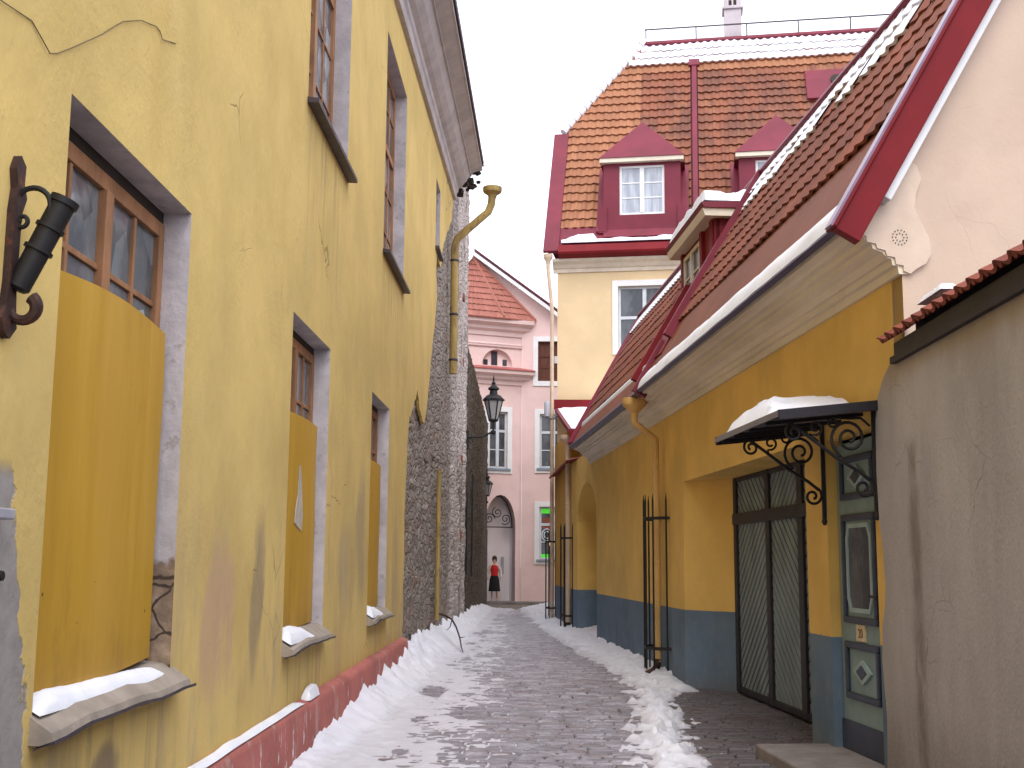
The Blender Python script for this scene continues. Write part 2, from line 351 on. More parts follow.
def window(parent, fr, u0, u1, z0, z1, d, cols, rows, fmat, gmat, fw=.07, bar=.028, mull=.07, name='window', transom=None, dep=.06, rowz=None):
    """a frame with casements and glazing bars; its glass is a child"""
    b = MB()
    b.box(fr, u0, u0 + fw, d, d + dep, z0, z1); b.box(fr, u1 - fw, u1, d, d + dep, z0, z1)
    b.box(fr, u0 + fw, u1 - fw, d + .002, d + dep - .002, z0, z0 + fw); b.box(fr, u0 + fw, u1 - fw, d + .002, d + dep - .002, z1 - fw, z1)
    zs = rowz or [z0 + fw + (z1 - z0 - 2 * fw) * i / rows for i in range(1, rows)]
    for i in range(1, cols):
        u = u0 + (u1 - u0) * i / cols; w = mull if i * 2 == cols else bar
        b.box(fr, u - w / 2, u + w / 2, d - (.012 if w == mull else -.012), d + dep - .01, z0 + fw, z1 - fw)
    for z in zs:
        w = mull * .8 if transom and abs(z - transom) < .02 else bar
        b.box(fr, u0 + fw, u1 - fw, d + (.004 if w > bar else .016), d + dep - .014, z - w / 2, z + w / 2)
    o = b.build(name, fmat, parent, bevel=.004)
    g = MB().box(fr, u0 + fw * .5, u1 - fw * .5, d + dep * .55, d + dep * .7, z0 + fw * .5, z1 - fw * .5)
    g.build('pane', gmat, o)
    return o

# ================================================================== CAMERA
cam = bpy.data.cameras.new('camera'); co = bpy.data.objects.new('camera', cam); COL.objects.link(co); S.camera = co
fpx = 1200.; cam.sensor_width = 36; cam.lens = fpx / 1024 * 36; cam.clip_end = 2000; cam.clip_start = .05
pitch = math.atan(179 / 1200); roll = RAD(.4); yaw = math.atan(28 / (1200 / math.cos(pitch)))
F0 = Vector((-math.sin(yaw), math.cos(yaw), 0)); R0 = Vector((math.cos(yaw), math.sin(yaw), 0)); Z = Vector((0, 0, 1))
Fv = F0 * math.cos(pitch) + Z * math.sin(pitch); Uv = Z * math.cos(pitch) - F0 * math.sin(pitch)
Rv = R0 * math.cos(roll) + Uv * math.sin(roll); Uv = Uv * math.cos(roll) - R0 * math.sin(roll)
from mathutils import Matrix
mw = Matrix((Rv, Uv, -Fv)).transposed().to_4x4(); mw.translation = (0, 0, 1.6); co.matrix_world = mw

# ================================================================== GROUND
def sett_mat():
    t = NT('lane_setts'); g = t.N.new('ShaderNodeNewGeometry'); r = g.outputs['Random Per Island']
    c = t.mix(r, (.16, .145, .165), (.225, .205, .23)); c = t.mix(t.ss(t.m('FRACT', t.m('MULTIPLY', r, 9.7)), .8, .9), c, (.17, .125, .13))
    c = t.mix(t.m('MULTIPLY', t.noise(30, 5, .7), .4), c, (.08, .065, .065))
    far = t.ss(t.y, 10, 34)
    fr = t.ss(t.m('ADD', t.noise(5., 7, .75, (.5, 1, 1)), t.m('MULTIPLY', far, .13)), .40, .70)
    wet = t.ss(t.m('ADD', t.x, t.m('MULTIPLY', t.noise(1.5, 4), .6)), 1.75, 1.55)
    c = t.mix(t.m('MULTIPLY', t.m('MULTIPLY', fr, wet), .80), c, (.42, .41, .47))
    c = t.mix(t.ss(wet, .5, 0., 0., .55), c, (.05, .042, .04))
    return t.done(c, t.ss(t.noise(2, 4), .3, .7, .34, .62), t.bump(t.noise(45, 5, .6), .5, .007), .4)
M['setts'] = sett_mat()
M['earth'] = simple('gritty_joint_sand', (.17, .16, .18), .9, .3, 2, bump=.5, bs=40, bd=.01)
b = MB().add([(-400, -400, -.07), (400, -400, -.07), (400, 400, -.07), (-400, 400, -.07)], [(0, 1, 2, 3)])
g = MB(); g.add([(-400, -400, -.07), (400, -400, -.07), (400, 400, -.07), (-400, 400, -.07)], [(0, 1, 2, 3)])
tag(g.build('ground', M['earth']), kind='structure')
b = MB(); y = 6.2; row = 0
while y < 42.:
    dy = random.uniform(.095, .135); x = -2.1 + random.uniform(0, .15); xe = min(3.4, 3.42 - .0905 * y + .9)
    while x < xe:
        dx = random.uniform(.14, .30)
        h = random.uniform(-.007, .009); g = .006; bv = .014; j = lambda: random.uniform(-.006, .006)
        x0, x1, y0, y1 = x + g, x + dx - g, y + g, y + dy - g
        B = [(x0 + j(), y0 + j()), (x1 + j(), y0 + j()), (x1 + j(), y1 + j()), (x0 + j(), y1 + j())]
        T = [(x0 + bv + j(), y0 + bv), (x1 - bv + j(), y0 + bv), (x1 - bv, y1 - bv), (x0 + bv, y1 - bv)]
        vs = [(p[0], p[1], -.07) for p in B] + [(p[0], p[1], h - .016) for p in B] + [(p[0], p[1], h + random.uniform(-.003, .003)) for p in T]
        fs = [(8, 9, 10, 11)] + [(4 + i, 4 + (i + 1) % 4, 8 + (i + 1) % 4, 8 + i) for i in range(4)] + [(i, (i + 1) % 4, 4 + (i + 1) % 4, 4 + i) for i in range(4)]
        b.add(vs, fs); x += dx
    y += dy
tag(b.build('lane', M['setts'], smooth=False), kind='structure')
# cross street and pavement at the far end
M['cross'] = simple('cross_street_cobbles', (.20, .165, .135), .85, .35, 3, bump=.8, bs=9, bd=.03)
g = MB(); g.add([(-30, 42, -.005), (30, 42, -.005), (30, 47.2, -.005), (-30, 47.2, -.005)], [(0, 1, 2, 3)])
tag(g.build('cross_street', M['cross']), kind='structure')
g = MB().box(FW, -30, 30, 47.2, 60, -.07, .10)
tag(g.build('pavement', simple('far_pavement_stone', (.22, .2, .19), .85, .2, 3)), kind='structure')

# ---- snow lying in the lane
HB = [(6, .02), (9.2, .05), (10.5, .14), (12.5, .25), (15, .33), (18, .38), (24, .36), (30, .30), (38, .24), (46, .1)]
def snow_h(x, y):
    xf = 3.42 - .0905 * y if y < 28 else .886 - .06 * (y - 28)
    t = max(0., x + 2.0)
    n1 = fz(x * 1.3, y * .9, 3.1); n2 = fz(x * 5, y * 4, 8.2); n3 = nz(x * 13, y * 11, 1.); n4 = fz(x * 9, y * 8, 3.3, 3)
    hb = interp(HB, y) * (1 + .35 * nz(0, y * 2.1, 4.) + .22 * nz(0, y * 7, 2.))
    bank = hb * max(0., 1 - t / (.62 + .15 * nz(0, y * 1.1, 9))) ** 1.25
    far = min(1., max(0., (y - 12) / 22))
    edge = -.78 + .25 * nz(.3, y * .45, 2.2) - .12 * far
    cov = (edge - x) / .8
    left = .028 * min(1., max(-1.4, cov)) + .015 * n2 + .012 * n4
    hole = max(0., nz(x * 2.2, y * .9, 5.5) - .28) * .1 if t > .5 else 0.
    bank *= (1 + .20 * n4 + .22 * nz(x * 4, y * 5, 6.6))
    rut = .03 * max(0., 1 - abs(t - .78 - .06 * nz(0, y * .7, 3)) / .12) * max(0., nz(x * 6, y * 2.2, 1.5) + .25)
    h = max(bank + .018 * n2 - .01 - .12 * min(1., max(0., (t - .35) * 2)), left - hole - rut) + .012 * n1 * (1 if t < 1.6 else .3)
    vd = noise.voronoi(Vector((x * 8 + n2, y * 6.5, 2.)))[0][0]; clod = .055 * max(0., .75 - vd * 1.5) * (1 + nz(x * 3, y * 3, 4.))
    if t > .35: left += clod * .12
    else: h += clod * .6
    # strip beside the right-hand facade
    if y > 15.6:
        r = xf - x; w = .75 + .22 * nz(7, y * .8)
        rb = (.15 + .06 * nz(3, y * 1.7)) * max(0., 1 - (r / w)) ** .9 - .02 + .03 * n2 + .03 * n4 + clod * .8
        rb -= .12 * min(1., max(0., r / w - .9) * 2.5)
        if y < 17.2: rb = min(rb + clod, .12 + .02 * n2 - max(0, x - 1.75) * .4)
    else:
        xc = interp([(7, .95), (9.9, 1.06), (13, 1.26), (15.7, 1.45)], y) + .12 * nz(1, y * 1.3); w = .27 + .12 * nz(2, y * 1.9)
        q = abs(x - xc) / w
        rb = .07 * (1 - q ** 1.3) - .02 + .05 * n2 + .05 * n4 + clod * 1.3 * max(0, 1.15 - q * .5)
    thin = -.085 + .010 * n1 + .014 * n2 + .012 * far
    return max(h, rb, thin) + .006 * n3
b = MB(); dx = .035; nx = int(4.9 / dx); ys = []; y = 6.5
while y < 43.5: ys.append(y); y += .045 + .0022 * (y - 6)
zz = [[snow_h(-2.03 + i * dx, y) for i in range(nx)] for y in ys]
idx = {}
for j in range(len(ys) - 1):
    for i in range(nx - 1):
        q = [(j, i), (j, i + 1), (j + 1, i + 1), (j + 1, i)]
        if max(zz[a][c] for a, c in q) < -.022: continue
        f = []
        for a, c in q:
            if (a, c) not in idx: idx[(a, c)] = len(b.v); b.v.append(Vector((-2.03 + c * dx, ys[a], zz[a][c])))
            f.append(idx[(a, c)])
        b.f.append(f); b.m.append(0)
tag(b.build('lane_snow', M['snow_dirty'], smooth=True), 'trodden and shovelled snow lying along both sides of the cobbled lane', 'snow', kind='stuff')
def snow_lump(name, fr, u0, u1, d0, d1, zf, hmax, label, seed=0., nu=24, nd=8, taper=.15, full=None, dt=.25):
    b = MB(); vs = []
    for i in range(nu + 1):
        for k in range(nd + 1):
            u = lerp(u0, u1, i / nu); d = lerp(d0, d1, k / nd); e = min(1, min(i, nu - i) / nu / taper, min(k, nd - k) / nd / dt)
            h = hmax * (max(0, e) ** .6) * (.88 + .26 * fz(u * 2.5 + seed, d * 4, seed)) * (full(i / nu) if full else 1)
            vs.append(fr(u + .02 * nz(u * 9, d * 9, seed), d, zf(u, d) + max(-.004, h - .003)))
    fs = [(i * (nd + 1) + k, (i + 1) * (nd + 1) + k, (i + 1) * (nd + 1) + k + 1, i * (nd + 1) + k + 1) for i in range(nu) for k in range(nd)]
    b.add(vs, fs)
    return tag(b.build(name, M['snow'], smooth=True, loc=tuple(fr((u0 + u1) / 2, (d0 + d1) / 2, zf((u0 + u1) / 2, (d0 + d1) / 2)))), label, 'snow', kind='stuff')

# ================================================================== LEFT YELLOW HOUSE
LB = (-2, 12, 0)
H = thing('yellow_house', 'weathered yellow plaster house with boarded windows, left of the lane', 'house', LB)
M['yl'] = plaster_old('weathered_yellow_plaster', LB)
def jamb_mat():
    t = NT('lilac_white_reveal_plaster', LB); c = t.vary((.50, .46, .47), .16, 4)
    c = t.mix(t.m('MULTIPLY', t.ss(t.noise(9, 5, .7), .58, .68), .6), c, (.30, .25, .22))
    br = t.m('MULTIPLY', t.ss(t.m('ADD', t.z, t.m('MULTIPLY', t.noise(7, 3), .25)), 1.72, 1.66), t.ss(t.y, 8.2, 8.0))
    wz = t.warp(.16, 5.); be = t.voro(5.5, 'DISTANCE_TO_EDGE', (1, .6, 1.), wz); bk = t.mix(t.ss(be, .02, .06), (.07, .05, .04), t.vary((.33, .24, .17), .35, 7))
    c = t.mix(br, c, bk)
    return t.done(c, .9, t.bump(t.m('ADD', t.noise(18, 5, .65), t.m('MULTIPLY', br, -.8)), .6, .012), .15)
M['jamb'] = jamb_mat()
LW = [(4.84, 6.63, .98, 3.57), (9.52, 11.27, .98, 3.61), (14.18, 15.86, .98, 3.62)]
UW = [(9.82, 11.95, 5.55, 8.5), (14.85, 17.15, 5.55, 8.5)]
NW = (22.3, 23.25, 7.6, 8.95)
ragged = [(17.75, .40), (18.0, .75), (17.92, 1.2), (18.02, 1.7), (17.9, 2.3), (18.05, 2.9), (18.15, 3.35), (18.3, 3.8), (18.9, 4.05), (19.45, 4.38), (19.7, 4.25), (20.1, 4.08), (20.5, 3.98),
          (20.85, 4.06), (21.2, 4.45), (21.6, 4.95), (22.0, 5.6), (22.5, 6.2), (22.85, 6.7), (22.6, 7.1), (22.66, 7.5), (23.6, 7.5), (24.1, 8.1), (25.2, 8.7), (26.3, 9.3), (26.9, 9.95)]
rg = []
for (a, b2) in zip(ragged, ragged[1:]):
    for k in range(4):
        t = k / 4; u = lerp(a[0], b2[0], t); z = lerp(a[1], b2[1], t); rg.append((u + .09 * nz(u * 4, z * 5, 2.), z + .07 * nz(u * 5, z * 4, 7.)))
outer = [(-4, -.07), (17.75, -.07)] + rg + [(26.9, 10.05), (-4, 9.2)]
holes = [rect(*w) for w in LW + UW] + [rect(*NW)]
MB().plate(FL, outer, holes, 0, .05, .22, 0, 1).build('wall', [M['yl'], M['jamb']], H)
# shell of the house behind the facade
b = MB(); b.box(FL, -4, 26.6, .26, 9., -.07, 9.5); b.build('masonry', M['mortar'], H)
# roof
b = MB(); tl = tile_mat('old_dark_roof_tiles', ((.20, .075, .04), (.28, .10, .05), (.12, .06, .045)))
sl = RAD(42)
b.tiles(lambda u, s: FL(u, -.66 + s * math.cos(sl), 10.0 + (u - 15.5) * .06 + s * math.sin(sl)), (math.sin(sl), 0, math.cos(sl)), -4, 26.8, 0, 6.8, .26, .4)
b.build('roof', tl, H)
# cornice, slightly climbing with the lane
PC = [(.02, 9.2), (-.07, 9.2), (-.08, 9.36), (-.11, 9.40), (-.12, 9.47), (-.2, 9.52), (-.30, 9.62), (-.36, 9.73), (-.38, 9.76), (-.415, 9.762), (-.415, 9.80), (-.62, 9.90), (-.66, 9.905), (-.66, 9.99), (.02, 10.25)]
us = [-4 + i * 1.9 for i in range(17)] + [26.75]
b = MB().sweep(FL, PC, us, [(u - 15.5) * .060 + .012 * nz(u, 0) for u in us])
b.build('cornice', M['trim_l'], H)
b = MB(); 
for i in range(26):
    u = 26.75 + random.uniform(-.05, .35); d = -.66 + random.random() * .66; z = 9.55 + .66 + (-d) * .55 + random.uniform(-.18, .12)
    a = random.random() * 6; q = random.uniform(.07, .16)
    b.bar(FL(u, d, z), FL(u + math.cos(a) * q, d + math.sin(a) * q * .5, z + random.uniform(-.05, .05)), q, q * .7)
b.build('broken_cornice_end', M['olddark'], H)
b = MB(); us = [-4 + i * .5 for i in range(62)]
b.sweep(FL, [(-.64, 10.0), (-.70, 9.97), (-.71, 10.03), (-.64, 10.06)], us, [(u - 15.5) * .06 + .02 * nz(u * 2, 5) for u in us]); b.build('eaves_edge', M['tin'], H)
# plinth
def plinth_mat():
    t = NT('pink_plinth_paint', LB); c = t.vary((.40, .135, .115), .18, 1.4)
    c = t.mix(t.m('MULTIPLY', t.ss(t.noise(3.2, 6, .7, (1, 1, .5)), .55, .66), .7), c, (.44, .30, .26))
    fr = t.m('MULTIPLY', t.ss(t.noise(4.5, 5, .7, (1, 1.6, .5)), .6, .64), t.ss(t.z, .45, .1))
    c = t.mix(fr, c, (.8, .8, .83))
    return t.done(c, .85, t.bump(t.noise(12, 6, .65), .6, .015), .2)
b = MB(); us = [-4 + i * .2 for i in range(110)]
top = lambda u: .43 + (u - 8) * .008 + .012 * nz(u * 1.3, 1)
pv = []
for u in us:
    w = -.10 + .012 * nz(u * 1.7, 3); t_ = top(u)
    pv += [FL(u, w - .02, -.07), FL(u, w, t_ - .06), FL(u, w + .012, t_ - .02), FL(u, w + .04, t_), FL(u, .01, t_ + .015)]
fs = [(i * 5 + k, (i + 1) * 5 + k, (i + 1) * 5 + k + 1, i * 5 + k + 1) for i in range(len(us) - 1) for k in range(4)]
b.add(pv, fs); b.build('plinth', plinth_mat(), H, smooth=True)
snow_lump('ledge_snow', FL, 4.0, 10.1, -.085, 0., lambda u, d: top(u) + .004, .028, 'thin strip of snow along the pink plinth ledge', 1., 60, 4, .03)
snow_lump('ledge_snow', FL, 10.3, 10.75, -.09, 0., lambda u, d: top(u) + .004, .09, 'small heap of snow further along the pink plinth ledge', 3.)
# boarded windows
def board_mat():
    t = NT('ochre_painted_board', LB); c = t.vary((.50, .285, .026), .09, 1.1, (1, 1.2, .35))
    c = t.mix(t.m('MULTIPLY', t.ss(t.noise(3.0, 6, .7, (1, 3.2, .12)), .45, .75), .45), c, (.40, .20, .015))
    c = t.mix(t.m('MULTIPLY', t.ss(t.noise(1.3, 4, .6, (1, 2, .35)), .55, .75), .5), c, (.58, .34, .05))
    c = t.mix(t.m('MULTIPLY', t.ss(t.noise(2.2, 7, .72, (1, 1.4, .5)), .55, .72), .4), c, (.30, .145, .02))
    c = t.mix(t.m('MULTIPLY', t.ss(t.noise(.9, 5, .6, (1, 2.5, .25)), .5, .62), .35), c, (.60, .35, .06))
    c = t.mix(t.m('MULTIPLY', t.ss(t.m('ADD', t.z, t.m('MULTIPLY', t.noise(5, 5, .7, (1, 1, .3)), .5)), 1.55, 1.2), .35), c, (.28, .15, .04))
    n = t.voro(4.2, 'F1', (1, 1, 1), out='Distance'); c = t.mix(t.ss(n, .05, .03), c, (.10, .05, .02))
    return t.done(c, .55, t.bump(t.noise(5, 5, .6, (1, 4, .2)), .25, .01), .35)
M['board'] = board_mat()
for k, (u0, u1, z0, z1) in enumerate(LW):
    w = window(H, FL, u0, u1, z0 + .1, z1 - .07, .15, 4, 5, M['brown'], M['glass_old'], .085, .032, .10, rowz=[3.02, 2.3, 1.7], dep=.06)
    w['label'] = 'boarded lower window with brown frame and dim panes'
    b = MB(); b.box(FL, u0, u1, .16, .2, z1 - .068, z1); b.build('gap_shade', M['olddark'], w)  # near-black strip stands in for the shaded gap above the frame
    # bowed plywood board
    b = MB(); nu, nv = 10, 14; e0 = u0 + .02; e1 = u1 - (.10 if k != 1 else .09); bt = 2.83
    vs = []
    for dd in (0, .018):
        for i in range(nu + 1):
            for j in range(nv + 1):
                a = i / nu; c = j / nv; zb = lerp(.97 + .02, 1.09, a) if k == 0 else lerp(1.02, 1.06, a)
                z = lerp(zb, bt + .02 * a, c) + (.03 * math.sin(a * math.pi) if k == 0 else 0) * c
                vs.append(FL(lerp(e0, e1, a) + .015 * nz(k * 3., c * 3, a) * (1 if i in (0, nu) else 0), .085 - .035 * math.sin(math.pi * a) * (.4 + .6 * c) + dd + .01 * nz(a * 2, c * 2, k), z))
    n1 = (nu + 1) * (nv + 1); fs = []
    for i in range(nu):
        for j in range(nv):
            p = i * (nv + 1) + j; q = (p, p + nv + 1, p + nv + 2, p + 1); fs.append(q); fs.append(tuple(n1 + r for r in reversed(q)))
    ring = [i * (nv + 1) for i in range(nu + 1)] + [nu * (nv + 1) + j for j in range(1, nv + 1)] + [i * (nv + 1) + nv for i in range(nu - 1, -1, -1)] + [j for j in range(nv - 1, 0, -1)]
    for i in range(len(ring)): p, q = ring[i], ring[(i + 1) % len(ring)]; fs.append((p, q, n1 + q, n1 + p))
    b.add(vs, fs); bo = b.build('window_board', M['board'], H, smooth=True)
    if k == 1:
        bo['label'] = 'ochre board with a torn pale patch'
        pg = [(10.12, 1.92), (10.42, 1.86), (10.46, 2.0), (10.40, 2.16), (10.36, 2.3), (10.30, 2.42), (10.26, 2.42), (10.22, 2.15), (10.14, 2.02)]
        MB().plate(FL, pg, (), .0535, .006).build('torn_patch', simple('faded_torn_ply', (.48, .42, .34), .85, .15, 9, bump=.4), bo)
    # mortar sill
    zs = .975 if k == 0 else .965; e = .07 if k == 0 else .05; b = MB(); us = [lerp(u0 - e * .3, u1 + e, i / 14) for i in range(15)]
    pr = [(.2, zs + .09), (.04, zs + .07), (-.09, zs - .02), (-.10, zs - .05), (-.06, zs - .07), (.2, zs - .06)]
    wob = [.018 * nz(u * 2.5, k * 4.) - (.03 * max(0, 1 - abs(u - u0) * 2.5)) for u in us]
    b.sweep(FL, pr, us, wob); b.build('sill', M['mortar'], H, smooth=False)
    b = MB(); b.sweep(FL, [(-.03, zs - .075), (-.115, zs - .06), (-.115, zs - .045), (-.03, zs - .085)], [us[0] - .02] + us[1:-1] + [us[-1] + .05], wob); b.build('sill_flashing', M['tin'], H)
    snow_lump('sill_snow', FL, u0 + .0, lerp(u0, u1, .97 if k == 0 else .6), -.03 if k == 0 else -.07, .09, lambda u, d, zs=zs: zs + .055 - (.075 * max(0, .04 - d) / .13), .042 if k == 0 else .09,
              ['snow on the large cracked sill of the nearest boarded window', 'snow on the sill of the board with the pale torn patch', 'snow on the sill of the small farthest boarded window'][k], k + .5, nu=60, nd=16, full=(lambda a: 1.1 - .5 * a) if k == 0 else (lambda a: 1 - .7 * a))
# upper windows
for k, (u0, u1, z0, z1) in enumerate(UW):
    window(H, FL, u0, u1, z0, z1, .17, 4, 5, M['brown'], M['glass_old'], .08, .028, .12, dep=.06, transom=7.4, rowz=[6.2, 6.8, 7.4, 8.0])
    b = MB(); b.sweep(FL, [(.2, z0 + .03), (-.10, z0 - .01), (-.10, z0 - .05), (.2, z0 - .04)], [u0 - .03, u1 + .06]); b.build('sill', M['tin'], H)
window(H, FL, *NW, .2, 2, 3, M['brown'], M['glass_dark'], .06)
b = MB(); b.sweep(FL, [(.2, NW[2] + .03), (-.08, NW[2] - .01), (-.08, NW[2] - .06), (.2, NW[2] - .05)], [NW[0] - .03, NW[1] + .05]); b.build('sill', M['tin'], H)
# opened casement of the nearer upper window
b = MB(); hin = FL(10.0, .12, 0); 
# hanging wire
wp = [(3.9, 3.62), (4.14, 3.64), (4.4, 3.69), (4.5, 3.66), (4.57, 3.63), (4.66, 3.67), (4.79, 3.75), (5.11, 3.96), (5.25, 4.06), (5.38, 4.15), (5.6, 4.26), (5.84, 4.34), (5.91, 4.345), (5.93, 4.31), (6.0, 4.335), (6.18, 4.4)]
b = MB(); b.tube([FL(u, -.008 - .004 * math.sin(i * 2.), z) for i, (u, z) in enumerate(wp)], .0028, 5)
tag(b.build('wire', simple('dusty_brown_wire', (.16, .11, .06), .7), loc=tuple(FL(5, 0, 3.9)), smooth=True), 'thin loose wire stuck on the yellow plaster above the nearest window', 'wire')
# little metal bracket by the grey patch
b = MB(); b.box(FL, 3.9, 4.41, -.07, .0, 1.745, 1.785); b.box(FL, 3.9, 4.34, -.04, .0, 1.66, 1.745)
tag(b.build('wall_bracket', M['grey_metal'], loc=tuple(FL(4.3, 0, 1.74)), bevel=.006), 'pale grey metal bracket on the grey patch at the left edge', 'bracket')
b = MB(); b.tube([FL(4.44, .01, 1.54), FL(4.44, -.025, 1.54)], [.022, .018], 10)
tag(b.build('wall_bolt', M['iron'], loc=tuple(FL(4.47, 0, 1.53)), smooth=True), 'small dark bolt under the pale grey bracket', 'bolt')

# ---- torch holder
T_ = thing('torch_holder', 'rusty iron torch holder with scrolls beside the nearest window', 'torch holder', tuple(FL(4.36, 0, 2.45)))
b = MB(); pv = [(4.30, 2.43), (4.345, 2.41), (4.40, 2.46), (4.385, 2.53), (4.375, 2.62), (4.38, 2.9), (4.415, 2.97), (4.385, 3.02), (4.39, 3.09), (4.34, 3.12), (4.31, 3.06), (4.33, 2.99), (4.315, 2.9), (4.315, 2.62), (4.30, 2.53), (4.27, 2.48)]
b.plate(FL, pv, (), -.03, .03, back=True); b.build('back_plate', M['rust'], T_, bevel=.006)
p0 = FL(4.365, -.035, 2.60); p1 = FL(4.40, -.185, 2.965)
b = MB(); ax = (p1 - p0); b.tube([p0, p0 + ax * .03, p0 + ax * .93, p0 + ax * .935, p1, p1 - ax * .05], [.03, .044, .048, .056, .056, .04], 18, cap=True); b.build('socket', M['iron'], T_, smooth=True)
b = MB()
for q in (.42, .66): b.tube([p0 + ax * q, p0 + ax * (q + .035)], .056, 16)
b.build('collar', M['iron'], T_, smooth=True)
fn = lambda a, c: FL(4.36, -a, c)
b = MB(); b.tube([fn(.02, 2.80)] + spiral(fn, (.075, 2.93), .065, .07, math.pi, -.5, 10)[1:] + [fn(.145, 2.86)], .011, 8)
b.tube(spiral(fn, (.04, 2.87), .035, .008, math.pi, 1.1), .009, 8); b.tube([fn(.02, 2.66), fn(.06, 2.74), fn(.10, 2.745)], .009, 8); b.build('scroll', M['iron'], T_, smooth=True)
b = MB(); b.tube(spiral(fn, (.07, 2.535), .055, .045, math.pi * 1.05, .62, 14), [.016 + .012 * i / 14 for i in range(15)], 8); b.build('scroll', M['rust'], T_, smooth=True)

# ================================================================== STONE HOUSE REMAINS (left, further on)
SB = (-2, 28, 0)
ST = thing('stone_house', 'tall bare rubble stone house end with scraps of pale plaster', 'house', SB)
def stone_disp(u, z, seed=0.):
    p = Vector((u * 3.4 + seed, z * 6.4, seed)); p += Vector((nz(u, z, 5.), nz(u, z, 9.), 0)) * .4
    d = noise.voronoi(p)[0]; e = d[1] - d[0]
    return -.03 * min(1., e * 2.2) - .03 * fz(u * 2.5, z * 2.5, seed) - .014 * nz(u * 11, z * 11)
def stone_grid(parent, name, fr, u0, u1, z0, ztop, du, dz, mt, base=.03, extra=None, seed=0.):
    b = MB(); nu = int((u1 - u0) / du); idx = []
    zt = ztop if callable(ztop) else (lambda u: ztop)
    nzv = int((max(zt(u0), zt(u1)) - z0) / dz)
    for i in range(nu + 1):
        u = u0 + (u1 - u0) * i / nu
        for j in range(nzv + 1):
            z = z0 + (zt(u) - z0) * j / nzv
            d = base + stone_disp(u, z, seed) + (extra(u, z) if extra else 0)
            b.v.append(fr(u, d, z))
    n = nzv + 1
    for i in range(nu):
        for j in range(nzv): b.f.append([i * n + j, (i + 1) * n + j, (i + 1) * n + j + 1, i * n + j + 1]); b.m.append(0)
    return b.build(name, mt, parent, smooth=False)
def carve(u, z):
    e = 0.
    if abs(u - (23.45 + .15 * nz(z, 1))) < .22 and z < 3.6: e += .16                 # vertical crevice
    if abs(u - 22.0) < .35 and 2.6 < z < 3.4: e += .2
    if 27.4 < u < 28.1: e -= .07
    if 29.6 < u < 30.6: e -= .05
    if 31.7 < u < 32.2: e -= .06
    if abs(u - 31.2) < .12: e += .12
    if u < 24: e += .05
    return e
M['rub'] = rubble('pale_rubble_masonry', (.30, .26, .225), (.36, .315, .275), (.22, .185, .16), 6.6, (26.6,), SB)
stone_grid(ST, 'rubble_wall', FL, 17.5, 33.0, -.05, 12.0, .11, .10, M['rub'], .035, carve, 2.)
MB().box(FL, 26.7, 32.98, .16, 7, -.05, 11.98).box(FL, 17.5, 26.7, .2, .255, -.05, 9.4).build('masonry', M['mortar'], ST)
M['redbrick'] = simple('old_red_brick', (.27, .10, .07), .9, .25, 8, bump=.5)
for zz_ in (2.2, 4.1, 6.6, 8.3): MB().box(FL, 30.2, 30.5, -.06, .1, zz_, zz_ + .18).build('red_brick', M['redbrick'], ST)
b = MB(); b.tube([FL(23.6, -.03, .5), FL(23.55, -.035, 2.), FL(23.6, -.03, 3.4)], .045, 8); b.build('yellow_strip', M['pipe_old'], ST, smooth=True)
b = MB(); b.bar(FL(33.05, -.02, 1.3), FL(33.05, -.02, 3.5), .05); b.build('anchor_bar', M['iron'], ST)

W_ = thing('stone_wall', 'dark low stone wall beyond the pale stone house', 'wall', (-2, 40, 0))
M['rubd'] = rubble('dark_limestone_rubble', (.12, .098, .08), (.17, .14, .115), (.08, .065, .055), 6.6, None, (-2, 40, 0), False)
stone_grid(W_, 'rubble_face', FL, 33.05, 47.0, -.05, lambda u: 7.7 - (u - 33) * .05, .13, .11, M['rubd'], .03, None, 11.)
b = MB(); b.box(FL, 33.05, 46.96, .1, 1.4, -.05, 6.95); b.build('wall_core', M['rubd'], W_)
b = MB(); b.bar(FL(35.6, -.03, 1.2), FL(35.6, -.03, 4.2), .05); b.build('anchor_bar', M['iron'], W_)

# ---- downpipe on the left house
D = thing('downpipe', 'old mossy yellow downpipe reaching out from the left cornice end', 'downpipe', tuple(FL(25.5, 0, 5.6)))
b = MB(); b.tube([FL(25.5, -.14, 5.62), FL(25.5, -.14, 8.45), FL(25.5, -.19, 8.62), FL(25.5, -.72, 9.1), FL(25.5, -.86, 9.22), FL(25.5, -.93, 9.4), FL(25.5, -.95, 9.62)], .085, 14); b.build('pipe', M['pipe_old'], D, smooth=True)
b = MB(); b.lathe([(.09, 0), (.10, .05), (.20, .12), (.21, .16), (.21, .23), (.18, .23)], FL(25.5, -.95, 9.55), 16); b.build('hopper', M['pipe_old'], D, smooth=True)
for z in (5.9, 6.9, 8.1): MB().lathe([(.09, 0), (.10, .01), (.10, .04), (.09, .05)], FL(25.5, -.14, z), 14).build('clamp', M['tin'], D, smooth=True)
# ---- fallen branch
b = MB(); q = [(-1.93, 23.6, .62), (-1.80, 23.6, .58), (-1.66, 23.4, .52), (-1.56, 23.1, .40), (-1.46, 22.7, .22), (-1.40, 22.2, .1), (-1.33, 21.6, .04)]
b.tube(q, [.02, .02, .018, .016, .014, .012, .007], 6); b.tube([q[2], (-1.66, 22.9, .40), (-1.70, 22.6, .36)], [.012, .009, .005], 6); b.tube([q[4], (-1.36, 22.5, .25)], [.01, .005], 6)
tag(b.build('branch', M['rust'], loc=(-1.5, 22.6, .05), smooth=True), 'thin bare branch lying on the snow bank by the stone house', 'branch')

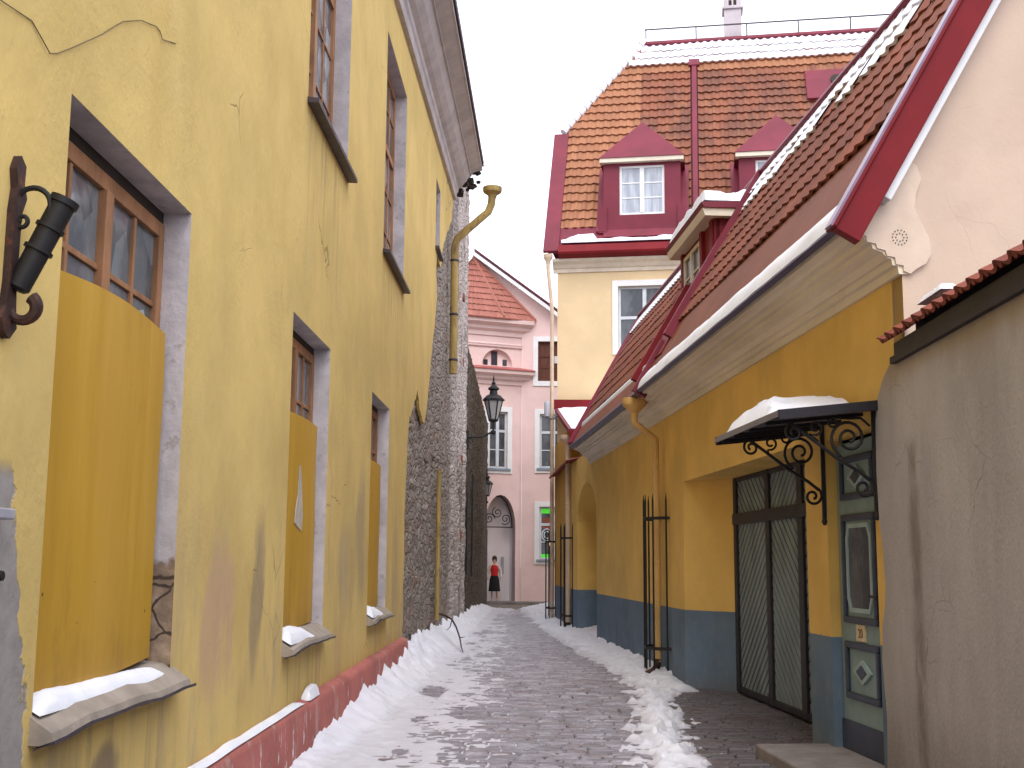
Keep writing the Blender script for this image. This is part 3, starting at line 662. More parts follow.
# ---- street lanterns
def lantern(loc, arm):
    L = thing('street_lantern', 'black wall lantern with milky glass on an iron arm, nearer of the two', 'street lamp', loc, 'lanterns on the left stone walls')
    X, Y, Zb = loc; n = 6
    b = MB(); b.lathe([(.115, 0), (.24, .52), (.235, .53), (.11, .01)], (X, Y, Zb), n, cap=True); b.build('lamp_glass', M['lamp_glass'], L)
    b = MB()
    for j in range(n):
        a = 2 * math.pi * j / n; b.bar((X + .12 * math.cos(a), Y + .12 * math.sin(a), Zb), (X + .25 * math.cos(a), Y + .25 * math.sin(a), Zb + .53), .028)
    b.lathe([(.10, -.05), (.135, -.02), (.135, .02), (.10, .03)], (X, Y, Zb), n); b.lathe([(.26, .51), (.30, .52), (.30, .56), (.25, .58)], (X, Y, Zb), n); b.build('lamp_frame', M['iron'], L)
    b = MB(); b.lathe([(.29, .56), (.20, .66), (.11, .70), (.10, .80), (.15, .83), (.15, .87), (.08, .93), (.045, .97), (.06, 1.01), (.02, 1.06), (.03, 1.09), (.008, 1.22)], (X, Y, Zb), 12); b.build('lamp_cap', M['iron'], L, smooth=True)
    b = MB(); b.tube([(X, Y, Zb - .03), (X, Y, Zb - .34)], .022, 8); b.lathe([(.02, 0), (.07, .04), (.07, .1), (.02, .14)], (X, Y, Zb - .40), 10)
    b.tube([(X + .03, Y, Zb - .32), (X - .1, Y, Zb - .36), (X - .3, Y, Zb - .46), (X - arm, Y, Zb - .47)], .026, 8)
    b.tube(spiral(lambda a, c: (a, Y, c), (X - arm + .10, Zb - .58), .10, .03, math.pi, -.9), .014, 6)
    b.bar((X - arm, Y, Zb - .80), (X - arm, Y, Zb - .30), .09, .03, (0, 1, 0)); b.build('arm', M['iron'], L, smooth=True)
    return L
L1 = lantern((-1.24, 32.2, 5.42), .70)
L2 = copy_tree(L1); L2.location = (-1.99, 45.9, 4.15); L2['label'] = 'far wall lantern half hidden at the end of the dark stone wall'
L2.scale = (.8, .8, .8)

# ================================================================== RIGHT ORANGE-YELLOW HOUSE
RB = tuple(FR(18, 1.5, 0))
RH = thing('orange_house', 'ochre yellow house with blue base and steep tiled roof, right of the lane', 'house', RB)
M['yr'] = paint_two('ochre_and_blue_wall_paint', RB, (.70, .455, .13), (.125, .178, .235))
M['soffit'] = M['yr']
GZ = 2.7
arch_h = arch(24.75, 28.0, -.02, 2.55, 3.35, 12)
gate_h = rect(11.0, 16.28, -.02, GZ); door_h = rect(9.22, 10.42, .06, 2.66)
b = MB(); b.plate(FR, [(8.6, -.07), (29.9, -.07), (29.9, 4.0), (8.6, 4.0)], [gate_h, door_h, arch_h], 0, .3, None, 0, sides=False)
# gate recess: far splayed jamb, near jamb, soffit
def quad(b, P, m=0): b.add(P, [(0, 1, 2, 3)], m)
quad(b, [FR(16.28, 0, -.05), FR(15.52, .52, -.05), FR(15.52, .52, GZ), FR(16.28, 0, GZ)])
quad(b, [FR(11.0, 0, -.05), FR(11.0, .52, -.05), FR(11.0, .52, GZ), FR(11.0, 0, GZ)])
quad(b, [FR(11.0, 0, GZ), FR(16.28, 0, GZ), FR(15.52, .52, GZ), FR(11.0, .52, GZ)])
# door recess
for (u) in (9.22, 10.42): quad(b, [FR(u, 0, .0), FR(u, .14, .0), FR(u, .14, 2.66), FR(u, 0, 2.66)])
quad(b, [FR(9.22, 0, 2.66), FR(10.42, 0, 2.66), FR(10.42, .14, 2.66), FR(9.22, .14, 2.66)])
# arched niche
n = len(arch_h); vs = [FR(u, 0, z) for u, z in arch_h] + [FR(u, .75, z) for u, z in arch_h]
b.add(vs, [(i, (i + 1) % n, n + (i + 1) % n, n + i) for i in range(1, n)]); b.add([FR(u, .75, z) for u, z in arch_h], [tuple(range(n))])
b.build('wall', M['yr'], RH)
b = MB(); b.box(FR, 8.7, 29.8, .80, 6.0, -.05, 3.95); b.build('masonry', M['mortar'], RH)
# gable
t = NT('peach_gable_plaster', RB); c = t.vary((.54, .41, .32), .07, 1.1); c = t.mix(t.m('MULTIPLY', t.ss(t.noise(2.6, 7, .7), .5, .72), .45), c, (.50, .36, .29))
c = t.mix(t.m('MULTIPLY', t.ss(t.noise(.8, 4, .6), .45, .65), .3), c, (.60, .47, .385))
c = t.mix(t.m('MULTIPLY', t.m('MULTIPLY', t.ss(t.voro(1.1, 'DISTANCE_TO_EDGE', co=t.warp(.5, 1.5)), .004, .001), t.ss(t.noise(.9, 2), .52, .6)), .3), c, (.3, .2, .15))
M['peach'] = t.done(c, .9, t.bump(t.m('ADD', t.noise(2.5, 6), t.m('MULTIPLY', t.noise(30, 5, .6), .4)), .4, .012), .15)
RS = math.tan(RAD(60)); ZE = 4.05
def roofz(d): return ZE + RS * (d + .45)
b = MB(); b.plate(FG, [(0, -.05), (6.0, -.05), (6.0, 3.2), (1.31 + 1.6, 7.1 - RS * 1.6), (1.31, 7.05), (-.12, roofz(-.12) - .1), (0, 4.2)], (), 0, .2)
b.build('gable_wall', M['peach'], RH)
# roof: slope vector
SC, SSN = math.cos(RAD(60)), math.sin(RAD(60))
NR = (FR(0, -SSN, 0) - FR(0, 0, 0)) + Vector((0, 0, SC)); NR.normalize()
def RP(u, s): return FR(u, -.45 + s * SC, ZE + s * SSN)
SR = (1.31 + .45) / SC                                        # slope length to the ridge
tr = tile_mat('red_brown_roof_tiles', ((.20, .068, .042), (.28, .092, .052), (.13, .052, .04)), .4, .5, RB)
uend = lambda s: 25.2 + s / SR * 1.35
roof = MB(); roof.tiles(RP, NR, 8.42, 16.45, 1.02, SR - .02, .235, .36, .022, .026, .03, jit=.014)
roof.tiles(RP, NR, 18.0, uend, .62, SR - .02, .235, .36, .022, .026, .02, jit=.014)
roof.tiles(RP, NR, 16.45, 18.0, 2.2, SR - .02, .235, .36, .022, .026, .03)
ro = roof.build('roof', tr, RH, smooth=False)
# back slope and roof base
b = MB(); 
def RPb(u, s): return FR(u, 1.31 + (SR - s) * SC, ZE + s * SSN)
b.add([RP(8.4, 0), RP(uend(0), 0), RP(uend(SR), SR), RP(8.4, SR)], [(0, 1, 2, 3)]); b.add([RPb(8.4, 0), RPb(26.5, 0), RPb(26.5, SR), RPb(8.4, SR)], [(0, 1, 2, 3)])
b.add([RP(uend(0), 0), RP(uend(SR), SR), RPb(26.5, 0)], [(0, 1, 2)]); b.build('roof_boarding', M['maroon_red'], ro)
def on_roof(b, u0, u1, s0, s1, o0, o1, m=0):
    vs = [RP(u, s) + NR * o for u in (u0, u1) for s in (s0, s1) for o in (o0, o1)]
    b.add(vs, [(0, 1, 3, 2), (4, 6, 7, 5), (0, 4, 5, 1), (2, 3, 7, 6), (0, 2, 6, 4), (1, 5, 7, 3)], m)
b = MB(); on_roof(b, 8.45, 17.0, -.03, 1.06, .002, .03); on_roof(b, 16.98, 25.25, .02, .62, .002, .022); b.build('eaves_sheet', M['apron'], ro)
for a in ((16.42, 16.55, .75, SR, .0, .15), (16.97, 17.07, -.06, .8, -.12, .10), (25.22, 25.34, .0, .7, -.04, .06)):
    b = MB(); on_roof(b, *a); b.build('verge_trim', M['maroon'], ro)
b = MB(); on_roof(b, 16.5, 18.05, .5, 2.4, .004, .05); on_roof(b, 17.95, 18.1, .3, 2.0, .0, .12); b.build('valley_sheet', M['maroon_red'], ro)
b = MB()     # hip trim at far end
b.bar(RP(25.25, .02) + NR * .04, RP(uend(SR), SR) + NR * .04, .12, .1); b.build('verge_trim', M['maroon'], ro)
b = MB(); on_roof(b, 8.4, uend(SR), SR - .04, SR + .07, .0, .13); b.build('ridge_cap', M['maroon'], ro, bevel=.02)
b = MB(); on_roof(b, 8.5, 17.0, -.045, -.02, -.012, .04); on_roof(b, 17.0, 25.3, -.05, .02, -.05, .035); b.build('eaves_edge', simple('dark_violet_metal_edge', (.035, .015, .05), .4, .2, 3), ro)
# snow on this roof
b = MB(); b.tiles(RP, NR, 8.45, 16.4, SR - .76, SR - .02, .235, .36, .03, .03, .05, keep=lambda u, s: s > SR - .42 + .25 * nz(u * 1.7, s * 2.) or nz(u * 2.6, s * 4., 3.) > -.12, jit=.014); b.tiles(RP, NR, 18, lambda s: uend(s) - .1, SR - .5, SR - .02, .235, .36, .03, .03, .04)
tag(b.build('roof_snow', M['snow'], loc=RB), 'snow left along the ridge of the red tiled roof on the right', 'snow', kind='stuff')
b = MB(); nu = 60; vs = []
for i in range(nu + 1):
    u = lerp(8.5, 16.95, i / nu)
    for k in range(7):
        q = k / 6; s = lerp(-.02, .30 + .05 * nz(u * .8, 3) + .02 * nz(u * 4, 1), q); h = .045 * math.sin(math.pi * min(1, q * .85 + .12)) * (.8 + .3 * nz(u * 2, q * 2))
        vs.append(RP(u, s) + NR * (.03 + max(0, h)))
b.add(vs, [(i * 7 + k, (i + 1) * 7 + k, (i + 1) * 7 + k + 1, i * 7 + k + 1) for i in range(nu) for k in range(6)])
tag(b.build('eaves_snow', M['snow'], loc=RB, smooth=True), 'band of snow along the eaves sheet above the cream cornice', 'snow', kind='stuff')
b = MB(); nu = 60; vs = []
for i in range(nu + 1):
    u = lerp(17.15, 25.2, i / nu)
    for k in range(5):
        q = k / 4; s = lerp(.44, .62 + .02 * nz(u * 4, 1), q); h = .035 * math.sin(math.pi * q)
        vs.append(RP(u, s) + NR * (.02 + max(0, h)))
b.add(vs, [(i * 5 + k, (i + 1) * 5 + k, (i + 1) * 5 + k + 1, i * 5 + k + 1) for i in range(nu) for k in range(4)])
tag(b.build('eaves_snow', M['snow'], loc=RB, smooth=True), 'thin line of snow under the farther lower tiles of the right roof', 'snow', kind='stuff')
# barge boards on the near gable
def rake(b, o0, o1, w0, w1, s0=-.12, s1=SR + .1, m=0):    # o: offset along roof normal, w: along lane from gable plane
    vs = [RP(8.6 + w, s) + NR * o for w in (w0, w1) for s in (s0, s1) for o in (o0, o1)]
    b.add(vs, [(0, 1, 3, 2), (4, 6, 7, 5), (0, 4, 5, 1), (2, 3, 7, 6), (0, 2, 6, 4), (1, 5, 7, 3)], m)
b = MB(); rake(b, -.14, .06, -.22, -.12); rake(b, .061, .085, -.25, -.06); b.build('barge_board', M['maroon_red'], RH, bevel=.008)
b = MB(); rake(b, .0855, .105, -.23, -.10); b.build('barge_capping', simple('violet_grey_capping', (.22, .12, .20), .3, .2, 3, spec=.6), RH)
b = MB(); rake(b, -.205, -.141, -.16, .01, .30); b.build('verge_moulding', M['white'], RH, bevel=.01)
# cornice
PR = [(.05, 3.70), (-.03, 3.70), (-.04, 3.76), (-.075, 3.765), (-.085, 3.81), (-.11, 3.815), (-.15, 3.86), (-.22, 3.885), (-.225, 3.92), (-.27, 3.925), (-.28, 3.965), (-.33, 3.97), (-.36, 3.995), (-.42, 4.0), (-.43, 4.05), (.05, 4.3)]
b = MB(); b.sweep(FR, PR, [8.58, 17.0]); P2 = [(d * .86, z) for d, z in PR]; b.sweep(FR, P2, [17.0, 25.6]); b.build('cornice', M['trim'], RH)
kn = [(0, 3.72), (.05, 3.70), (.10, 3.74), (.17, 3.78), (.215, 3.86), (.20, 3.98), (.14, 4.10), (.10, 4.2), (.115, 4.3), (.16, 4.42), (.13, 4.52), (.04, 4.58), (-.06, 4.40), (-.20, 4.22), (-.36, 4.02), (-.33, 3.985), (-.27, 3.975), (-.265, 3.93), (-.2, 3.92), (-.19, 3.885), (-.13, 3.87), (-.12, 3.83), (-.06, 3.82), (-.055, 3.77), (-.0, 3.76)]
b = MB(); b.plate(FG, kn, (), -.035, .05); ko = b.build('kneeler', simple('pale_peach_kneeler', (.60, .475, .375), .85, .08, 3, bump=.3, bs=30), RH, bevel=.006)
b = MB()
for r, n in ((.055, 14), (.03, 8)):
    for i in range(n):
        a = 2 * math.pi * i / n; p = FG(-.02 + r * math.cos(a), -.037, 3.97 + r * math.sin(a)); b.bar(p, FG(-.02 + r * math.cos(a), -.041, 3.97 + r * math.sin(a)), .007)
b.build('drilled_ring', M['olddark'], ko)

# ---- gate
G = MB(); gd = .5
u_st = [(15.52, 15.38), (14.06, 13.90), (12.84, 12.66), (11.28, 11.0)]
for a, c in u_st: G.box(FR, c, a, gd - .02, gd + .08, .02, GZ)
G.box(FR, 11.0, 15.52, gd - .035, gd + .07, 2.10, 2.24); G.box(FR, 11.0, 15.52, gd - .01, gd + .07, GZ - .06, GZ); G.box(FR, 11.0, 15.52, gd - .01, gd + .07, .02, .10)
GO = G.build('gate', M['gate_dark'], RH, bevel=.01)
MB().box(FR, 11.0, 15.52, gd + .045, gd + .06, .02, GZ).build('gate_backing', M['gate_dark'], GO)
def clip(poly, ax, v, keep):
    out = []
    for i in range(len(poly)):
        p, q = poly[i], poly[(i + 1) % len(poly)]; a = (p[ax] - v) * keep; c = (q[ax] - v) * keep
        if a >= 0: out.append(p)
        if (a >= 0) != (c >= 0): t = a / (a - c); out.append((lerp(p[0], q[0], t), lerp(p[1], q[1], t)))
    return out
for k, (ua, ub) in enumerate([(14.06, 15.38), (12.84, 13.90), (11.28, 12.66)]):
    for (za, zb, fl) in ((.10, 2.10, 1), (2.24, 2.64, -1)):
        sgn = fl * (-1 if k % 2 == 0 else 1); b = MB(); sl_ = .8; step = .135; q = -22.
        # slat: strip between two parallel steep diagonals
        while q < 6.:
            base = [(0, q), (20, q + 20 * sl_ * 1), (20, q + 20 * sl_ + step * .78), (0, q + step * .78)]
            w = ub - ua
            pl = [((ub - p[0] + 10 - w) if sgn < 0 else (ua + p[0] - 10), p[1] - 10 * sl_ + za) for p in base]
            for ax, v, kp in ((0, ua, 1), (0, ub, -1), (1, za, 1), (1, zb, -1)):
                if pl: pl = clip(pl, ax, v, kp)
            if len(pl) > 2:
                n = len(pl); vs = [FR(u, gd + .012, z) for u, z in pl] + [FR(u, gd + .05, z) for u, z in pl]
                b.add(vs, [tuple(range(n))] + [(i, (i + 1) % n, n + (i + 1) % n, n + i) for i in range(n)])
            q += step
        if b.v: b.build('slat_panel', M['gate'], GO)

# ---- door
D0, D1, DZ0, DZ1, dd = 9.36, 10.40, .10, 2.62, .085
b = MB(); b.box(FR, D0, D1, dd, dd + .05, DZ0, DZ1); DO = b.build('door', M['door'], RH, bevel=.004)
def frame_rect(b, fr, u0, u1, z0, z1, w, d0, d1):
    b.box(fr, u0, u1, d0, d1, z0, z0 + w); b.box(fr, u0, u1, d0, d1, z1 - w, z1); b.box(fr, u0, u0 + w, d0, d1, z0 + w, z1 - w); b.box(fr, u1 - w, u1, d0, d1, z0 + w, z1 - w)
for (za, zb) in ((.52, .98), (1.13, 2.02), (2.14, 2.50)):
    b = MB(); frame_rect(b, FR, D0 + .16, D1 - .13, za, zb, .055, dd - .028, dd); b.build('panel_frame', M['door_dark'], DO, bevel=.01)
    if zb - za < .6:
        c = ((D0 + D1) / 2 + .015, (za + zb) / 2); b = MB(); b.plate(FR, [(c[0] - .2, c[1]), (c[0], c[1] - .10), (c[0] + .2, c[1]), (c[0], c[1] + .10)], (), dd - .022, .022); b.build('diamond', M['door_pale'], DO, bevel=.01)
        b = MB(); b.plate(FR, [(c[0] - .11, c[1]), (c[0], c[1] - .055), (c[0] + .11, c[1]), (c[0], c[1] + .055)], (), dd - .030, .01); b.build('diamond', M['door_dark'], DO)
ua, ub, za, zb, cc = D0 + .25, D1 - .22, 1.22, 1.94, .11
oc = [(ua + cc * .6, za), (ub - cc * .6, za), (ub, za + cc), (ub, zb - cc), (ub - cc * .6, zb), (ua + cc * .6, zb), (ua, zb - cc), (ua, za + cc)]
k_ = .035; oi = [(ua + cc * .6 + k_ * .4, za + k_), (ub - cc * .6 - k_ * .4, za + k_), (ub - k_, za + cc + k_ * .4), (ub - k_, zb - cc - k_ * .4), (ub - cc * .6 - k_ * .4, zb - k_), (ua + cc * .6 + k_ * .4, zb - k_), (ua + k_, zb - cc - k_ * .4), (ua + k_, za + cc + k_ * .4)]
b = MB(); b.plate(FR, oc, [oi], dd - .02, .02); b.build('panel_frame', M['door_pale'], DO)
b = MB(); b.plate(FR, oi, (), dd - .006, .004); b.build('door_panel', M['glass_dark'], DO)
b = MB(); b.box(FR, D0, D1, dd - .02, dd, DZ0, .34); b.build('kick_board', M['door_dark'], DO, bevel=.006)
b = MB(); b.tube([FR(9.44, dd, 1.36), FR(9.44, dd - .05, 1.36), FR(9.57, dd - .055, 1.36)], .011, 8); b.box(FR, 9.415, 9.465, dd - .012, dd, 1.22, 1.44); b.build('handle', M['iron'], DO)
b = MB(); b.box(FR, 9.81, 10.01, dd - .015, dd - .001, .995, 1.125); np_ = b.build('number_plate', M['plate'], DO)
cu = bpy.data.curves.new('house_number', 'FONT'); cu.body = '20'; cu.size = .105; cu.align_x = 'CENTER'; cu.extrude = .001
to = bpy.data.objects.new('tmp', cu); COL.objects.link(to); bpy.context.view_layer.update()
me = bpy.data.meshes.new_from_object(to.evaluated_get(bpy.context.evaluated_depsgraph_get())); bpy.data.objects.remove(to)
b = MB(); b.add([FR(9.91 - v.co.x, dd - .0165 - v.co.z, 1.022 + v.co.y) for v in me.vertices], [tuple(p.vertices) for p in me.polygons]); bpy.data.meshes.remove(me)
b.build('house_number', simple('dark_number_paint', (.05, .03, .02), .6), DO)
b = MB(); b.box(FR, 9.22, D0 - .003, .02, .13, .06, 2.66); b.build('door_post', M['yr'], RH)
b = MB(); b.box(FR, 9.3, 10.62, -.62, .17, -.05, .10)
tag(b.build('door_step', M['stone_step'], loc=tuple(FR(10, -.2, 0)), bevel=.02), 'low stone step in front of the grey teal door', 'step')

# ---- canopy over the door
CN = thing('door_canopy', 'dark sheet canopy on black scroll brackets above the teal door', 'canopy', tuple(FR(10.0, 0, 2.8)))
c0, c1 = 9.08, 11.08
b = MB(); b.sweep(FR, [(.0, 2.845), (-.80, 2.755), (-.815, 2.70), (-.80, 2.70), (-.78, 2.735), (0, 2.81)], [c0, c1]); 
b.build('canopy_sheet', simple('grey_zinc_sheet', (.10, .095, .12), .35, .2, 3, bump=.1), CN)
for u in (c0, c1): MB().bar(FR(u, .0, 2.805), FR(u, -.80, 2.718), .03, .075).build('canopy_frame', M['gate_dark'], CN)
for u in (9.5, 10.0, 10.5, 10.9): MB().bar(FR(u, .0, 2.785), FR(u, -.78, 2.70), .025, .03).build('canopy_rib', M['gate_dark'], CN)
for ub_ in (9.22, 10.44):
    fn = lambda a, c, ub_=ub_: FR(ub_, -a, c); b = MB()
    b.bar(fn(.02, 2.00), fn(.02, 2.80), .03, .03); b.lathe([(.012, 0), (.025, .03), (.012, .07)], fn(.02, 1.94), 8); b.bar(fn(.02, 2.79), fn(.76, 2.715), .025, .02)
    # S-bar from outer tip to low wall end, with scrolls
    b.tube([fn(.66, 2.665), fn(.5, 2.55), fn(.33, 2.42), fn(.15, 2.31), fn(.06, 2.24)], .014, 8)
    b.tube([fn(.06, 2.24)] + spiral(fn, (.115, 2.185), .085, .02, 2.2, 1.35), .012, 8)
    b.tube([fn(.66, 2.665)] + spiral(fn, (.645, 2.60), .075, .018, 1.4, -1.4), .011, 8)
    b.tube([fn(.50, 2.55)] + spiral(fn, (.475, 2.64), .06, .02, -1.2, -1.2), .010, 8)
    b.tube([fn(.33, 2.42)] + spiral(fn, (.215, 2.565), .155, .028, -1.15, 1.9), .012, 8)
    b.tube([fn(.05, 2.66), fn(.12, 2.72), fn(.22, 2.715)] + spiral(fn, (.335, 2.68), .05, .015, 2.2, -1.3), .010, 8)
    b.build('bracket', M['iron'], CN, smooth=True)
snow_lump('canopy_snow', FR, 9.45, 11.03, -.76, -.05, lambda u, d: 2.843 + d * .11, .21, 'rounded pillow of snow on the door canopy', 5., 30, 12, .35)

# ---- roof dormer
RD = MB(); u0, u1, od = 16.5, 19.0, .45
zt = 6.62
b = MB(); b.box(FR, u0 + .1, u0 + .16, od + .12, 1.2, 5.3, zt - .05); b.box(FR, u1 - .16, u1 - .1, od + .12, 1.2, 5.3, zt - .05); b.box(FR, u0 + .1, u1 - .1, od + .14, od + .2, 5.2, zt - .05)
for u in (u0 + .16, u0 + .8, u1 - .36): b.box(FR, u, u + .14, od + .09, od + .15, 5.3, zt - .05)
dm = b.build('dormer', M['maroon_red'], RH)
b = MB(); b.sweep(FR, [(od - .06, zt - .02), (od - .10, zt + .06), (1.2, zt + .10), (1.2, zt - .02)], [u0 - .06, u1 + .06]); b.build('dormer_roof', M['maroon'], dm, bevel=.006)
b = MB(); b.sweep(FR, [(od - .04, zt - .13), (od - .075, zt - .02), (1.1, zt - .022), (1.1, zt - .13)], [u0 - .03, u1 + .03]); b.build('dormer_cornice', M['trim'], dm)
window(dm, FR, u0 + .98, u1 - .4, 5.65, 6.4, od + .10, 2, 2, M['trim'], M['glass_dark'], .06, name='dormer_window')
snow_lump('dormer_snow', FR, u0 - .05, u1 + .03, od - .06, 1.15, lambda u, d: zt + .09, .24, 'cap of snow on the flat little dormer above the right eaves', 9., 24, 20, .06, dt=.06)

# ---- link wall, lean-to roof and tile ledge beyond the arch
LK = thing('link_house', 'narrow ochre link wall with a snowy maroon lean-to roof beyond the arched niche', 'house', (.8, 30, 0))
def FK(u, d, z): return Vector((.70 - .06 * (u - 29.9) + d, u, z))
b = MB(); b.box(FK, 29.9, 34.1, 0, 2.5, -.05, 4.9); b.box(FK, 27.8, 29.9, .32, 2.5, 3.9, 4.75)
b.build('wall', paint_two('link_wall_paint', (.8, 30, 0), (.56, .31, .06), (.115, .155, .205), 1.0), LK)
b = MB(); s_ = RAD(18)
tl2 = tile_mat('ledge_red_tiles', ((.22, .05, .035), (.28, .07, .04), (.18, .045, .035)))
b.tiles(lambda u, s: FK(u, -.16 + s * math.cos(s_), 3.94 + s * math.sin(s_)), (-math.sin(s_), 0, math.cos(s_)), 28.0, 33.9, 0, .35, .24, .35); b.build('tile_ledge', tl2, LK)
b = MB(); rp = [(.0, 28.2, 4.72), (0, 34.3, 6.0)]
vs = [(.70, 28.5, 4.78), (1.9, 28.3, 4.78), (1.9, 34.3, 6.02), (.44, 34.2, 6.0)]
top_ = [Vector(p) for p in vs]; b.add(top_ + [p - Vector((0, 0, .12)) for p in top_], [(0, 1, 2, 3), (4, 7, 6, 5), (0, 4, 5, 1), (1, 5, 6, 2), (2, 6, 7, 3), (3, 7, 4, 0)]); b.build('lean_to_roof', M['maroon'], LK)
b = MB(); b.box(FW, .42, 2.0, 34.15, 34.3, 5.98, 6.25); b.build('flashing', M['maroon_red'], LK)
b = MB(); b.box(FW, .72, 1.9, 28.42, 28.5, 4.5, 4.72); b.build('eaves_board', M['maroon_red'], LK)
b = MB(); nu, nv = 16, 10; pv = []
for i in range(nu + 1):
    for j in range(nv + 1):
        a, c = i / nu, j / nv; p = top_[0].lerp(top_[3], a).lerp(top_[1].lerp(top_[2], a), lerp(.06, 1, c)); e = min(1, i / 2, (nu - i) / 2, j / 1.5)
        pv.append(p + Vector((0, 0, .004 + .10 * max(0, e) ** .6 * (.8 + .4 * nz(a * 5, c * 5)))))
b.add(pv, [(i * (nv + 1) + j, (i + 1) * (nv + 1) + j, (i + 1) * (nv + 1) + j + 1, i * (nv + 1) + j + 1) for i in range(nu) for j in range(nv)])
tag(b.build('lean_to_snow', M['snow'], loc=(1, 31, 5.4), smooth=True), 'sheet of snow on the small maroon lean-to roof at the lane end', 'snow', kind='stuff')

# ---- downpipes on the right with iron guards
def downpipe(label, loc, pts, r, hop, mt, shoe=None, hr=.17):
    o = thing('downpipe', label, 'downpipe', loc)
    MB().tube(pts, r, 14).build('pipe', mt, o, smooth=True)
    MB().lathe([(r * 1.1, 0), (r * 1.25, .06), (hr, .16), (hr * 1.05, .19), (hr * 1.05, .27), (hr * .9, .27)], hop, 16).build('hopper', mt, o, smooth=True)
    if shoe: MB().tube(shoe, [r * 1.02] * (len(shoe) - 1) + [r * 1.15], 14).build('shoe', M['rust'], o, smooth=True)
    x = pts[-1]
    for z in (1.6, 3.0): MB().lathe([(r, 0), (r * 1.15, .01), (r * 1.15, .05), (r, .06)], (x[0], x[1], z), 14).build('clamp', mt, o, smooth=True)
    return o
px = lambda u, d, z: FR(u, d, z)
downpipe('orange yellow downpipe with bent neck next to the gate recess', tuple(FR(17.6, -.12, 0)), [px(17.6, -.43, 3.86), px(17.6, -.43, 3.66), px(17.6, -.425, 3.645), px(17.6, -.14, 3.425), px(17.6, -.12, 3.40), px(17.6, -.12, .22)], .048, FR(17.6, -.43, 3.74), M['pipe_y'],
         [px(17.6, -.12, .26), px(17.6, -.13, .16), px(17.55, -.2, .09), px(17.5, -.29, .05)])
fp = lambda z: Vector((.80 - .10, 29.2, z))
downpipe('straight cream downpipe just beyond the arched niche', (.70, 29.2, 0), [fp(4.7), fp(.15)], .062, fp(4.42), M['pipe_c'], [fp(.2), Vector((.68, 29.15, .08)), Vector((.6, 29.05, .04))], .19)
tp = lambda x, z: Vector((x, 34.15, z))
downpipe('long thin cream downpipe down the corner of the tall house', (.37, 34.15, 0), [tp(.24, 10.35), tp(.24, 10.1), tp(.30, 9.5), tp(.36, 8.9), tp(.37, .12)], .055, tp(.24, 10.25), M['pipe_c'], None, .13)
def guard(loc):
    o = thing('pipe_guard', 'black iron cage of tall rods around the downpipe by the gate recess', 'pipe guard', loc, 'iron cages round the downpipes')
    x, y, z = loc
    ring = [(.34, .08), (.30, -.06), (.14, -.16), (-.06, -.17), (-.26, -.10), (-.36, .07)]     # (along the wall, towards the lane)
    for du, d in ring:
        p = (x - .0905 * du + d, y + du, .12); b = MB(); b.tube([p, (p[0], p[1], 2.50), (p[0], p[1], 2.60)], [.013, .013, .003], 8)
        b.build('rod', M['iron'], o, smooth=True)
    for zz_ in (.42, 2.25):
        b = MB(); pts = [(x - .0905 * du + d, y + du, zz_) for du, d in [(.36, .14)] + ring + [(-.38, .14)]]
        for p, q in zip(pts, pts[1:]): b.bar(p, q, .012, .045)
        b.build('hoop', M['iron'], o)
    return o
ga = guard(tuple(FR(17.6, -.12, 0)))
gb = copy_tree(ga); gb.location = (.70, 29.2, -.05); gb['label'] = 'black iron cage around the downpipe beyond the arched niche'
gc = copy_tree(ga); gc.location = (.37, 34.1, -.05); gc['label'] = 'black iron cage around the corner downpipe at the lane end'

# ================================================================== GREY BOUNDARY WALL (near right)
GB = (2.6, 6, 0)
t = NT('grey_cement_render', GB); c = t.vary((.42, .395, .39), .12, 1.3, (1, 1, .5)); c = t.mix(t.m('MULTIPLY', t.ss(t.noise(2.2, 7, .7, (1, 1, .22)), .48, .72), .55), c, (.33, .305, .295))
c = t.mix(t.m('MULTIPLY', t.ss(t.noise(1.1, 5, .6, (1, 1, .35)), .5, .7), .4), c, (.50, .475, .465))
for (st_, wv, sc_) in ((.4, .6, .9), (.3, .35, 2.2)):
    ck = t.m('MULTIPLY', t.ss(t.voro(sc_, 'DISTANCE_TO_EDGE', co=t.warp(wv, 1.6)), .006, .0015), t.ss(t.noise(.8, 3), .5, .6)); c = t.mix(t.m('MULTIPLY', ck, st_), c, (.12, .1, .09))
c = t.mix(t.m('MULTIPLY', t.ss(t.m('ADD', t.z, t.m('MULTIPLY', t.noise(2.2, 6, .7, (1, 1, .5)), .9)), 1.25, .6), .5), c, (.19, .165, .15))
c = t.mix(t.m('MULTIPLY', t.ss(t.noise(3.1, 7, .75), .62, .66), .35), c, (.47, .44, .42))
top_m = t.m('MULTIPLY', t.ss(t.m('ADD', t.z, t.m('MULTIPLY', t.noise(1.8, 5, .6, (1, 1, .4)), .7)), 3.1, 3.5), .6); c = t.mix(top_m, c, (.30, .215, .125))
sy = t.m('ADD', t.y, t.m('MULTIPLY', t.noise(2.2, 4, .6, (1, 1, .7)), .24)); stn = t.m('MULTIPLY', t.m('MULTIPLY', t.ss(sy, 8.26, 8.40), t.ss(sy, 8.60, 8.46)), t.ss(t.z, 2.5, 2.35))
c = t.mix(t.m('MULTIPLY', t.m('MULTIPLY', stn, t.ss(t.noise(5, 6, .7, (1, 1, .4)), .25, .6)), .75), c, (.17, .14, .115))
gm = t.done(c, .92, t.bump(t.m('ADD', t.m('MULTIPLY', t.noise(1.6, 6, .6, (1, 1, .5)), 3), t.m('ADD', t.noise(30, 5, .6), t.m('MULTIPLY', stn, -1.2))), .5, .014), .15)
GW = thing('grey_wall', 'grey rendered boundary wall with tiled top at the right edge', 'wall', GB)
def FX(u, d, z): return Vector((2.56 + d, u, z))
